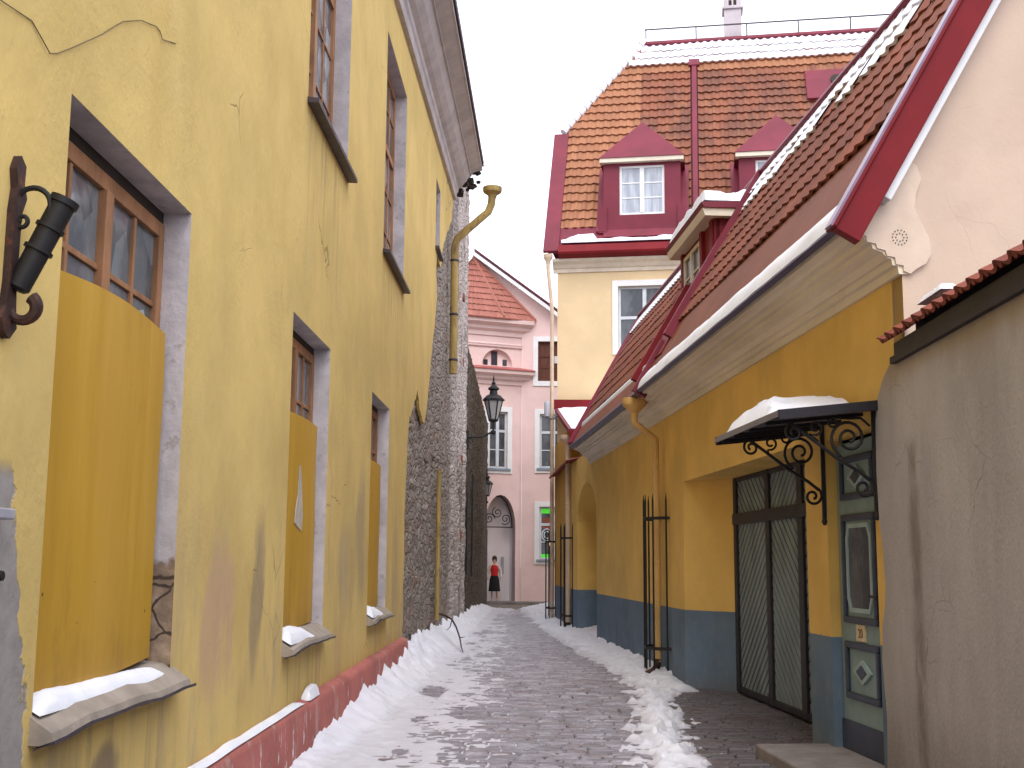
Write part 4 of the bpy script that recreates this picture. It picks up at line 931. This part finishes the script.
rag = [(9.17, .1), (9.13, .5), (9.2, .9), (9.16, 1.15), (9.08, 1.3), (9.04, 1.45), (9.07, 1.7), (9.14, 1.95), (9.17, 2.3), (9.14, 2.7), (9.06, 2.86), (8.9, 2.98), (8.66, 3.08)]
b = MB(); b.plate(FX, [(-4, -.07), (9.15, -.07)] + rag + [(-4, 3.08)], (), 0, .12); b.box(FX, -4, 8.5, .02, .3, -.07, 3.07); b.build('wall', gm, GW)
b = MB(); b.box(FX, -4, 8.50, -.03, .30, 3.081, 3.17); b.box(FX, -4, 8.56, -.045, -.005, 3.03, 3.078); b.build('coping_shade_board', M['gate_dark'], GW)  # black band paints in the shadow under the tiles, over a dark trim strip
b = MB(); s_ = RAD(30)
b.tiles(lambda u, s: FX(u, -.075 + s * math.cos(s_), 3.19 + s * math.sin(s_)), (-math.sin(s_), 0, math.cos(s_)), -4, 8.62, 0, .22, .205, .22, .04, .02)
vs_, fs_ = [], []
for k in range(63):
    u = 8.62 - k * .205 - .02
    b.tube([FX(u, -.09, 3.21), FX(u, .05, 3.29)], .026, 8)
    for q in range(len(b.f) - 10, len(b.f)): b.uv[q] = (k + .5, 9.5)
b.build('coping_tiles', tile_mat('dark_red_coping_tiles', ((.20, .052, .035), (.27, .075, .045), (.14, .04, .035)), .3, .35, GB), GW)
b = MB(); b.box(FX, -4, 8.40, .10, .14, 3.16, 3.36); b.build('ridge_board', M['gate_dark'], GW)
snow_lump('coping_snow', FX, 7.55, 8.05, .0, .14, lambda u, d: 3.355, .06, 'small patch of snow behind the red coping tiles of the grey wall', 2.)

# ================================================================== TALL CREAM HOUSE
TB = tuple(FT(5, 0, 0))
TH = thing('cream_house', 'tall cream house with orange tiled mansard roof and maroon dormers', 'house', TB)
M['cream'] = simple('cream_wall_paint', (.68, .52, .31), .85, .06, 1.0, bump=.25, bs=20, bd=.008, dirt=.12, dirtcol=(.5, .33, .15))
TW = [(1.78, 3.3, 7.75, 9.6), (5.6, 7.1, 7.75, 9.6), (9.4, 10.9, 7.75, 9.6), (5.6, 7.1, 4.2, 6.1), (9.4, 10.9, 4.2, 6.1)]
MB().plate(FT, rect(0, 14, -.05, 10.35), [rect(*w) for w in TW], 0, .3, .16).box(FT, .02, 13.98, .25, 9.5, -.05, 10.3).build('wall', M['cream'], TH)
for w in TW:
    o = window(TH, FT, *w, .09, 2, 3, M['whitegrey'], M['glass_dark'], .07, .03, .11, rowz=[lerp(w[2], w[3], .5), lerp(w[2], w[3], .97)], transom=lerp(w[2], w[3], .5))
    b = MB(); frame_rect(b, FT, w[0] - .17, w[1] + .17, w[2] - .17, w[3] + .17, .17, -.035, .01); b.build('surround', M['white'], o)
PT = [(.05, 10.05), (-.04, 10.05), (-.05, 10.15), (-.10, 10.18), (-.16, 10.27), (-.26, 10.34), (-.27, 10.42), (.05, 10.42)]
MB().sweep(FT, PT, [-.12, 14.1]).build('cornice', M['trim'], TH)
TPIT = math.tan(RAD(60)); ze = 10.58
def TP(u, s): return FT(u, -.32 + s * .5, ze + s * .866)
NTp = (FT(0, -.866, 0) - FT(0, 0, 0)) + Vector((0, 0, .5)); NTp.normalize()
SRT = 9.62
s_h = 5.32
ulo = lambda s: -.06 if s < s_h else -.06 + (s - s_h) / (SRT - s_h) * 2.35
hl = [(1.12, 3.92, 0.0, 4.35), (5.05, 7.85, 0.0, 4.35)]
def keep(u, s):
    if u < .06 and s < s_h: return False
    for (a, c, sa, sb) in hl:
        if a + .12 < u < c - .12 and s < 2.9: return False
    if 3.93 < u < 4.17 and s < 8.35: return False
    return True
tm = M['snow']
def orange_tiles():
    t = NT('orange_clay_pantiles_patchy', TB); uv = t.N.new('ShaderNodeUVMap'); uv.uv_map = 'tile'
    wn = t.N.new('ShaderNodeTexWhiteNoise'); wn.noise_dimensions = '2D'; t.L.new(uv.outputs[0], wn.inputs[0]); r = wn.outputs['Value']
    c = t.mix(r, (.27, .112, .056), (.36, .158, .08))
    su = t.N.new('ShaderNodeSeparateXYZ'); t.L.new(uv.outputs[0], su.inputs[0]); U, V = su.outputs[0], su.outputs[1]
    # older, browner tiles relaid in the middle of the roof
    fu = t.ss(U, 10.2, 10.6); fv = t.ss(V, 19.4, 19.0)
    old = t.m('MULTIPLY', fu, fv); old = t.m('MULTIPLY', old, t.ss(t.m('ADD', r, t.noise(.6, 3)), .55, .8))
    c = t.mix(t.m('MULTIPLY', old, .75), c, (.21, .065, .036))
    dk = t.m('MULTIPLY', t.m('MULTIPLY', fu, t.ss(V, 20, 18)), t.ss(t.noise(.9, 5, .7, (1.6, 1, .35)), .42, .62))
    c = t.mix(t.m('MULTIPLY', dk, .62), c, (.10, .045, .035))
    c = t.mix(t.m('MULTIPLY', t.ss(t.noise(7, 5, .7), .58, .72), .3), c, (.12, .06, .045))
    return t.done(c, .7, t.bump(t.noise(30, 4, .6), .3, .006), .3)
b = MB(); b.tiles(TP, NTp, ulo, 14, .98, SRT, .245, .37, .05, .06, .0, keep=keep, jit=.02)
TR = b.build('roof', orange_tiles(), TH)
b = MB(); A = lambda u, s: TP(u, s) - NTp * .03
b.add([A(-.1, 0), A(14, 0), A(14, SRT), A(2.29, SRT), A(-.1, s_h), FT(-.1, 9.5, 10.5), FT(14, 9.5, 10.5), FT(-.1, 4.6, 15.2)], [(0, 1, 2, 3, 4), (0, 4, 7, 5), (4, 3, 7), (3, 2, 6, 5), (7, 3, 5)]); b.build('roof_boarding', M['maroon'], TR)
def on_t(b, u0, u1, s0, s1, o0, o1):
    vs = [TP(u, s) + NTp * o for u in (u0, u1) for s in (s0, s1) for o in (o0, o1)]
    b.add(vs, [(0, 1, 3, 2), (4, 6, 7, 5), (0, 4, 5, 1), (2, 3, 7, 6), (0, 2, 6, 4), (1, 5, 7, 3)])
b = MB(); on_t(b, -.38, .08, .0, s_h - .1, .0, .10); b.build('verge_sheet', M['maroon'], TR, bevel=.02)
b = MB(); on_t(b, -.24, 14, -.02, 1.0, .0, .04); b.build('eaves_sheet', M['maroon'], TR)
b = MB(); b.sweep(FT, [(-.26, 10.41), (-.50, 10.5), (-.52, 10.56), (-.36, 10.80), (-.2, 10.8), (-.1, 10.41)], [.08, 14.05]); b.build('eaves_gutter', M['maroon_red'], TR)
b = MB(); on_t(b, 3.97, 4.13, .9, 8.5, .02, .13); on_t(b, 3.87, 4.23, 8.3, 8.62, .02, .16); b.build('roof_strip', M['maroon'], TR, bevel=.015)
b = MB()
for i in range(16): p = A(lerp(-.1, 2.29, i / 15), lerp(s_h, SRT, i / 15)) + NTp * .1; q = A(lerp(-.1, 2.29, (i + .8) / 15), lerp(s_h, SRT, (i + .8) / 15)) + NTp * .13; b.tube([p, q], [.12, .095], 8)
tag(b.build('hip_snow', tm, loc=TB, smooth=True), 'line of snow down the slanting hip of the cream house roof', 'snow', kind='stuff')
b = MB(); on_t(b, 2.2, 14, SRT - .02, SRT + .14, -.05, .14); b.build('ridge_cap', M['maroon'], TR, bevel=.03)
# roof hatch
b = MB(); on_t(b, 7.55, 8.75, 6.25, 7.65, .02, .17); hat = b.build('roof_hatch', M['maroon'], TR, bevel=.02); b = MB(); hc = TP(8.55, 7.1) + NTp * .172; b.tube([hc - NTp * .01, hc + NTp * .03], .24, 18); b.build('hatch_opening', M['olddark'], hat)
# railing
b = MB()
rr = lambda u, h: TP(u, SRT) + Vector((0, 0, .1 + h))
for i in range(8): u = 2.45 + i * 1.68; b.bar(rr(u, 0), rr(u, .52), .04)
b.bar(rr(2.4, .52), rr(14, .52), .04); b.build('roof_railing', M['tin'], TR)
# chimney
cb = FT(5.38, 5.2, 0)
b = MB(); b.box(FT, 5.08, 5.66, 4.95, 5.5, 18.5, 20.95); b.box(FT, 5.02, 5.72, 4.89, 5.56, 20.3, 20.4); b.box(FT, 5.0, 5.74, 4.87, 5.58, 20.95, 21.1); CHM = b.build('chimney', simple('limewashed_chimney', (.50, .45, .47), .85, .1, 2, bump=.3, bs=20), TR, bevel=.02)
for uv_ in (5.24, 5.40): MB().box(FT, uv_, uv_ + .1, 4.944, 4.96, 20.44, 20.62).build('flue_opening', M['olddark'], CHM)
# snow on top rows
b = MB(); b.tiles(TP, NTp, lambda s: ulo(s) + .12, 14, SRT - 1.11, SRT - .01, .245, .37, .055, .065, .04, jit=.02)
tag(b.build('roof_snow', M['snow'], loc=TB), 'snow covering the top rows of the orange tiled mansard roof', 'snow', kind='stuff')
b = MB(); vs = []; nu = 120
for i in range(nu + 1):
    u = lerp(.15, 14, i / nu)
    for k in range(6):
        q = k / 5; wd = .20 + .20 * max(0, nz(u * 1.4, 8)) + .05 * nz(u * 6, 1) + (.22 if (u < 1.15) else 0) * min(1, max(0, (u - .15) / .5))
        s = .02 + .26 + q * wd; vs.append(TP(u, s) + NTp * (.045 + .14 * math.sin(math.pi * min(1, q * .8 + .2)) * (1 - q * .5)))
b.add(vs, [(i * 6 + k, (i + 1) * 6 + k, (i + 1) * 6 + k + 1, i * 6 + k + 1) for i in range(nu) for k in range(5)])
tag(b.build('eaves_snow', M['snow'], loc=TB, smooth=True), 'snow drifted along the maroon eaves of the cream house', 'snow', kind='stuff')
# dormers of the tall house
for k, uc in enumerate((2.5, 6.45)):
    f = -.02; w2 = 1.13; zb_, zt_ = 11.2, 13.34
    b = MB(); b.plate(FT, [(uc - w2, zb_), (uc + w2, zb_), (uc + w2, zt_), (uc - w2, zt_)], [rect(uc - .66, uc + .66, 11.74, 13.24)], f, .25, .12)
    for sg in (-1, 1): b.add([FT(uc + sg * w2, f, zb_), FT(uc + sg * w2, f, zt_), FT(uc + sg * w2, 1.9, zt_), FT(uc + sg * w2, 1.5, 13.5)], [(0, 1, 2, 3)])
    b.box(FT, uc - w2 - .15, uc - w2 + .1, f - .06, f + .02, zb_, 12.0)
    b.box(FT, uc + w2 - .1, uc + w2 + .15, f - .06, f + .02, zb_, 12.0)
    dm = b.build('dormer', M['maroon_red'] if False else M['maroon'], TH)
    b = MB(); on_t(b, uc - w2 - .22, uc - w2 + .02, .7, 3.4, .02, .14); on_t(b, uc + w2 - .02, uc + w2 + .22, .7, 3.4, .02, .14); on_t(b, uc - w2, uc + w2, .5, 1.1, .02, .10); b.build('dormer_flashing', M['maroon'], dm)
    b = MB(); e = .12; ap = (uc, 14.85); bl = uc - w2 - e; brr = uc + w2 + e
    vs = [FT(bl, f - .2, zt_ + .10), FT(brr, f - .2, zt_ + .10), FT(uc, f + .75, ap[1]), FT(bl, 2.2, zt_ + .10), FT(brr, 2.2, zt_ + .10), FT(uc, 3.2, ap[1])]
    b.add(vs, [(0, 1, 2), (0, 2, 5, 3), (1, 4, 5, 2), (0, 3, 4, 1)]); b.build('dormer_roof', M['maroon'], dm)
    b = MB(); b.box(FT, bl + .02, brr - .02, f - .17, f + .1, zt_ - .03, zt_ + .095); b.build('dormer_cornice', M['trim'], dm)
    window(dm, FT, uc - .66, uc + .66, 11.74, 13.24, f + .05, 2, 3, M['white'], M['glass_curt'], .07, .035, .13, name='dormer_window')

# ================================================================== PINK HOUSE AT THE END
PB = (0, 48.6, 0)
PH = thing('pink_house', 'pale pink house with arched doorway and red tiled turret at the lane end', 'house', PB)
M['pink'] = simple('pink_wall_paint', (.72, .53, .50), .85, .06, .8, bump=.2, bs=15, bd=.008, dirt=.15, dirtcol=(.55, .33, .3))
M['pink_l'] = simple('pale_pink_cornice', (.72, .55, .52), .75, .06, 1.5, bump=.1)
ah = arch(-1.55, -.24, -.0, 3.0, 4.3, 12)
ul = lambda: None
w1 = (-1.42, -.62, 5.35, 7.65)
lun = arch(-1.75, -.42, 9.52, 9.53, 10.2, 10)
b = MB(); b.plate(FP, rect(-5, 0, -.05, 11.4), [ah, rect(*w1), lun], 0, .3, .35, 0, 0)
b.box(FP, -5, -.02, .34, 4, 4.4, 11.38); b.add([FP(0, 0, -.05), FP(0, 3, -.05), FP(0, 3, 11.4), FP(0, 0, 11.4)], [(0, 1, 2, 3)]); b.build('wall', M['pink'], PH)
# right wing
w2, w3, w4 = (.02, 1.15, 5.4, 7.6), (.02, 1.15, 1.75, 3.85), (-.06, 1.15, 8.95, 10.6)
b = MB(); b.plate(FQ, [(-.715, -.05), (9, -.05), (9, 5.6), (-2.55, 14.15), (-3, 13.8), (-3, 11.3), (-.715, 11.3)], [rect(*w2), rect(*w3), rect(*w4)], 0, .2, .15); b.build('wing_wall', M['pink'], PH)
b = MB(); b.box(FQ, -.5, 9, .2, 6, -.05, 5.5); b.build('masonry', M['pink'], PH)
b = MB(); p0 = FQ(-2.75, 0, 14.23); p1 = FQ(9.3, 0, 5.3); b.bar(p0 + Vector((0, -.12, 0)), p1 + Vector((0, -.12, 0)), .5, .14, (0, 0, 1)); b.build('verge_moulding', M['white'], PH)
b = MB(); b.bar(p0 + Vector((.05, -.16, .16)), p1 + Vector((.05, -.16, .16)), .5, .05); b.build('verge_sheet', M['maroon'], PH)
M['neon'] = None
for k, w in enumerate((w1, w2, w3, w4)):
    fr = FP if k == 0 else FQ
    o = window(PH, fr, *w, .08, 2, 3, M['wood_dark'] if k == 3 else M['whitegrey'], M['glass_dark'] if k < 3 else M['wood_dark'], .08, .04, .13, rowz=[lerp(w[2], w[3], .33), lerp(w[2], w[3], .66)] if k < 3 else [], transom=lerp(w[2], w[3], .66))
    b = MB(); frame_rect(b, fr, w[0] - .2, w[1] + .2, w[2] - .2, w[3] + .2, .2, -.04, .01); b.build('surround', M['white'], o)
    if k < 3: b = MB(); b.box(fr, w[0] - .12, w[1] + .12, -.09, .06, w[2] - .08, w[2] + .0); b.build('sill', simple('blue_grey_sill', (.22, .27, .34), .5, .1), o)
    if k == 2:
        o['label'] = 'shop window with bright green strips and a small lamp'
        gm_ = bpy.data.materials.new('green_sign_light'); gm_.use_nodes = True; pb = gm_.node_tree.nodes['Principled BSDF']; pb.inputs['Base Color'].default_value = (.05, .45, .03, 1); pb.inputs['Emission Color'].default_value = (.12, .9, .05, 1); pb.inputs['Emission Strength'].default_value = .25
        b = MB(); b.box(fr, .10, 1.1, .095, .105, 3.58, 3.77); b.box(fr, .10, 1.1, .095, .105, 1.83, 1.96); b.build('green_strip', gm_, o)
        b = MB(); b.box(fr, .14, .52, .10, .105, 2.98, 3.42); b.build('brown_poster', simple('brown_poster', (.24, .08, .05), .6), o)
        b = MB()
        for r in (.19, .11):
            pts = [FQ(.32 + r * math.cos(a * .3142), .10, 2.72 + r * 1.25 * math.sin(a * .3142)) for a in range(21)]; b.tube(pts, .025, 6)
        b.build('ring_sign', M['whitegrey'], o)
        lm = bpy.data.materials.new('small_lamp_light'); lm.use_nodes = True; pb = lm.node_tree.nodes['Principled BSDF']; pb.inputs['Emission Color'].default_value = (1, .55, .2, 1); pb.inputs['Emission Strength'].default_value = 3.
        b = MB(); b.lathe([(.005, 0), (.05, .04), (.05, .08), (.005, .12)], FQ(.44, .09, 2.3), 10); b.build('small_lamp', lm, o, smooth=True)
    if k == 3:
        b = MB(); b.box(fr, .5, .9, .07, .082, 9.7, 10.0); b.build('notice', M['whitegrey'], o)
# lunette bars and glass
b = MB(); b.plate(FP, lun, (), .2, .02); lo = b.build('lunette_window', M['pink_l'], PH)
for (a, c, h) in ((-1.28, -1.02, .58), (-1.62, -1.44, .22), (-.78, -.6, .26)): MB().box(FP, a, c, .17, .195, 9.56, 9.56 + h).build('pane', M['glass_dark'], lo)
# cornices
for (za, zb, pr) in ((10.75, 11.4, .42), (10.0 + .28, 10.42, .07), (8.75, 9.30, .42)):
    h = zb - za
    prof = [(.02, za), (-.05, za), (-.07, za + h * .25), (-pr * .45, za + h * .4), (-pr * .5, za + h * .6), (-pr * .95, za + h * .75), (-pr, zb), (.02, zb + .05)]
    MB().sweep(FP, prof, [-5, pr * .9]).build('cornice', M['pink_l'], PH)
b = MB(); b.sweep(FP, [(.02, 9.31), (-.46, 9.305), (-.46, 9.335), (.02, 9.5)], [-5, .42]); b.build('cornice_sheet', simple('faded_red_sheet', (.36, .10, .09), .45, .15), PH)
# turret roof
tt = tile_mat('faded_red_turret_tiles', ((.33, .125, .095), (.40, .16, .12), (.27, .10, .08)), .15, .1, PB)
b = MB(); ap = Vector((-2.75, 48.25, 14.1)); e0 = FP(-4.5, -.45, 11.42); e1 = FP(-1.0, -.45, 11.42); e2 = FP(.45, -.3, 11.42); e3 = FP(.45, 3., 11.42)
for P, Q in ((e0, e1), (e1, e2), (e2, e3)):
    n_ = (Q - P).cross(ap - P).normalized(); n_ = n_ if n_.z > 0 else -n_; L_ = (Q - P).length
    b.tiles(lambda u, s, P=P, Q=Q, L_=L_: P.lerp(Q, u / L_).lerp(ap, s), n_, 0.01, L_ - .01, 0, .97, .26, .1, .03, .04, 0)
TRf = b.build('turret_roof', tt, PH)
b = MB(); b.tube([e1 + Vector((0, 0, .06)), ap], .07, 6); b.tube([e2 + Vector((0, 0, .06)), ap], .07, 6); b.tube([e0, e1, e2], .06, 6); b.build('hip_tiles', tt, TRf)
# arched doorway: whitish passage, fan grille, brown door edge, intercom
M['lilac'] = simple('pale_lilac_passage_paint', (.74, .68, .70), .8, .06, 1, bump=.15)
n = len(ah); b = MB(); b.add([FP(u, .0, z) for u, z in ah] + [FP(u, .6, z) for u, z in ah], [(i, (i + 1) % n, n + (i + 1) % n, n + i) for i in range(1, n)]); b.add([FP(u, .6, z) for u, z in ah], [tuple(range(n))])
b.v = [v.copy() for v in b.v]; b.build('doorway', M['lilac'], PH)
b = MB(); c = (-.9, 3.02)
fn = lambda a, c_: FP(a, .3, c_)
for k in range(3): b.tube(spiral(fn, (-1.25 + .35 * k, 3.35 + (.25 if k == 1 else 0)), .24, .04, k * 2., 1.6), .02, 6)
b.bar(fn(-1.54, 3.02), fn(-.26, 3.02), .04); b.tube([fn(c[0] + .63 * math.cos(a * .314), c[1] + 1.24 * math.sin(a * .314)) for a in range(11)], .025, 6); b.build('fan_grille', M['iron'], PH)
b = MB(); b.box(FP, -1.56, -1.40, .1, .55, .1, 2.9); b.build('door_leaf', M['wood_dark'], PH)
b = MB(); b.box(FP, -.62, -.50, .55, .59, 1.15, 1.85); b.build('door_panel', M['grey_metal'], PH)

# ---- lamp/camera box on tall house corner
b = MB(); b.lathe([(.05, 0), (.08, .02), (.08, .42), (.05, .46)], (.22, 34.0, 5.72), 10); b.bar((.22, 34.0, 5.74), (.5, 34.2, 5.70), .06)
tag(b.build('wall_lamp', M['grey_metal'], loc=(.22, 34, 5.7), smooth=True), 'small pale tube lamp on the corner of the cream house', 'lamp')

# ---- person in the doorway
def person(loc, face):
    P = thing('person', 'person in red top and black skirt standing in the pink doorway', 'person', loc)
    X, Y, Z0 = loc
    me = bpy.data.meshes.new('body')
    J = {'pel': (0, 0, .92, .13), 'wst': (0, 0, 1.06, .115), 'chs': (0, .0, 1.28, .13), 'shd': (0, .0, 1.40, .085), 'nck': (0, 0, 1.47, .05), 'hd0': (0, -.01, 1.55, .075), 'hd1': (0, -.01, 1.66, .085), 'top': (0, 0, 1.73, .05)}
    E = [('pel', 'wst'), ('wst', 'chs'), ('chs', 'shd'), ('shd', 'nck'), ('nck', 'hd0'), ('hd0', 'hd1'), ('hd1', 'top')]
    for s, n in ((-1, 'l'), (1, 'r')):
        J.update({n + 'sh': (s * .16, 0, 1.38, .055), n + 'el': (s * .24, .02, 1.12, .042), n + 'wr': (s * .25, -.06, .90, .03), n + 'ha': (s * .24, -.09, .80, .028),
                  n + 'hp': (s * .09, 0, .88, .09), n + 'kn': (s * .10, -.01, .48, .06), n + 'an': (s * .10, .02, .09, .04), n + 'to': (s * .11, -.13, .035, .035)})
        E += [('shd', n + 'sh'), (n + 'sh', n + 'el'), (n + 'el', n + 'wr'), (n + 'wr', n + 'ha'), ('pel', n + 'hp'), (n + 'hp', n + 'kn'), (n + 'kn', n + 'an'), (n + 'an', n + 'to')]
    ks = list(J); me.from_pydata([J[k][:3] for k in ks], [(ks.index(a), ks.index(c)) for a, c in E], [])
    o = bpy.data.objects.new('body', me); COL.objects.link(o); o.parent = P
    sk = o.modifiers.new('skin', 'SKIN'); 
    for i, k in enumerate(ks): r = J[k][3]; me.skin_vertices[0].data[i].radius = (r, r * .85)
    me.skin_vertices[0].data[0].use_root = True
    sd = o.modifiers.new('sub', 'SUBSURF'); sd.levels = sd.render_levels = 2
    me.materials.append(simple('skin_and_stockings', (.55, .36, .27), .6, .08))
    pt = lambda p: (X + p[0], Y + p[1], Z0 + p[2])
    def ell(prof, nm, mt):
        b = MB(); n = 20
        vs = [(X + rx * math.cos(2 * math.pi * j / n), Y + ry * math.sin(2 * math.pi * j / n), Z0 + z) for rx, ry, z in prof for j in range(n)]
        b.add(vs, [(i * n + j, i * n + (j + 1) % n, (i + 1) * n + (j + 1) % n, (i + 1) * n + j) for i in range(len(prof) - 1) for j in range(n)]); return b.build(nm, mt, P, smooth=True)
    ell([(.155, .12, .93), (.135, .11, 1.06), (.16, .135, 1.24), (.165, .12, 1.34), (.11, .09, 1.42)], 'red_top', simple('red_cloth', (.50, .02, .018), .8, .1))
    ell([(.235, .20, .40), (.215, .18, .6), (.19, .155, .85), (.15, .12, 1.0)], 'skirt', simple('black_cloth', (.012, .010, .013), .85, .2))
    slv = simple('pale_sleeve_cloth', (.62, .55, .50), .8, .08)
    for s in (-1, 1): MB().tube([pt((s * .15, 0, 1.39)), pt((s * .19, .0, 1.30)), pt((s * .242, .02, 1.12)), pt((s * .252, -.05, .94))], [.07, .075, .062, .05], 10).build('sleeve', slv, P, smooth=True)
    b = MB(); b.lathe([(.03, .15), (.088, .10), (.10, .02), (.092, -.07), (.06, -.10)], pt((0, .025, 1.635)), 14); b.build('hair', simple('brown_hair', (.06, .03, .015), .7, .2), P, smooth=True)
    b = MB(); b.lathe([(.004, 0), (.018, .012), (.004, .03)], pt((0, -.10, 1.60)), 8); b.build('nose', me.materials[0], P, smooth=True)
    return P
person((-1.74, 47.75, .10), 0)

# ================================================================== SKY AND LIGHT
wd = bpy.data.worlds.new('World'); S.world = wd; wd.use_nodes = True; nt = wd.node_tree; N = nt.nodes; Lk = nt.links
bg = N['Background']; sky = N.new('ShaderNodeTexSky'); sky.sky_type = 'NISHITA'; sky.sun_disc = False
SE, SA = RAD(52), RAD(172)
sky.sun_elevation = SE; sky.sun_rotation = SA; sky.dust_density = 4; sky.air_density = 1.2; sky.ozone_density = 1.
hs = N.new('ShaderNodeHueSaturation'); hs.inputs['Saturation'].default_value = .45; Lk.new(sky.outputs[0], hs.inputs['Color'])
mx = N.new('ShaderNodeMix'); mx.data_type = 'RGBA'; mx.inputs[0].default_value = .75; Lk.new(hs.outputs[0], mx.inputs[6])
tcw = N.new('ShaderNodeTexCoord'); nw = N.new('ShaderNodeTexNoise'); nw.inputs['Scale'].default_value = 1.6; nw.inputs['Detail'].default_value = 4; Lk.new(tcw.outputs['Generated'], nw.inputs['Vector'])
m2 = N.new('ShaderNodeMix'); m2.data_type = 'RGBA'; m2.inputs[6].default_value = (9.0, 9.4, 11.0, 1); m2.inputs[7].default_value = (10.2, 10.4, 11.4, 1); Lk.new(nw.outputs['Fac'], m2.inputs[0]); Lk.new(m2.outputs[2], mx.inputs[7])
Lk.new(mx.outputs[2], bg.inputs['Color']); bg.inputs['Strength'].default_value = .13
sun = bpy.data.lights.new('sun', 'SUN'); sun.energy = 1.0; sun.angle = RAD(40); sun.color = (1, .97, .93); so = bpy.data.objects.new('sun', sun); COL.objects.link(so)
dirv = Vector((math.sin(SA) * math.cos(SE), math.cos(SA) * math.cos(SE), math.sin(SE)))
so.rotation_euler = dirv.to_track_quat('Z', 'Y').to_euler(); so.location = (10, -10, 30)
S.view_settings.view_transform = 'Standard'; S.view_settings.look = 'None'; S.view_settings.gamma = 1; S.view_settings.exposure = .82
S.cycles.max_bounces = 6; S.cycles.use_denoising = True
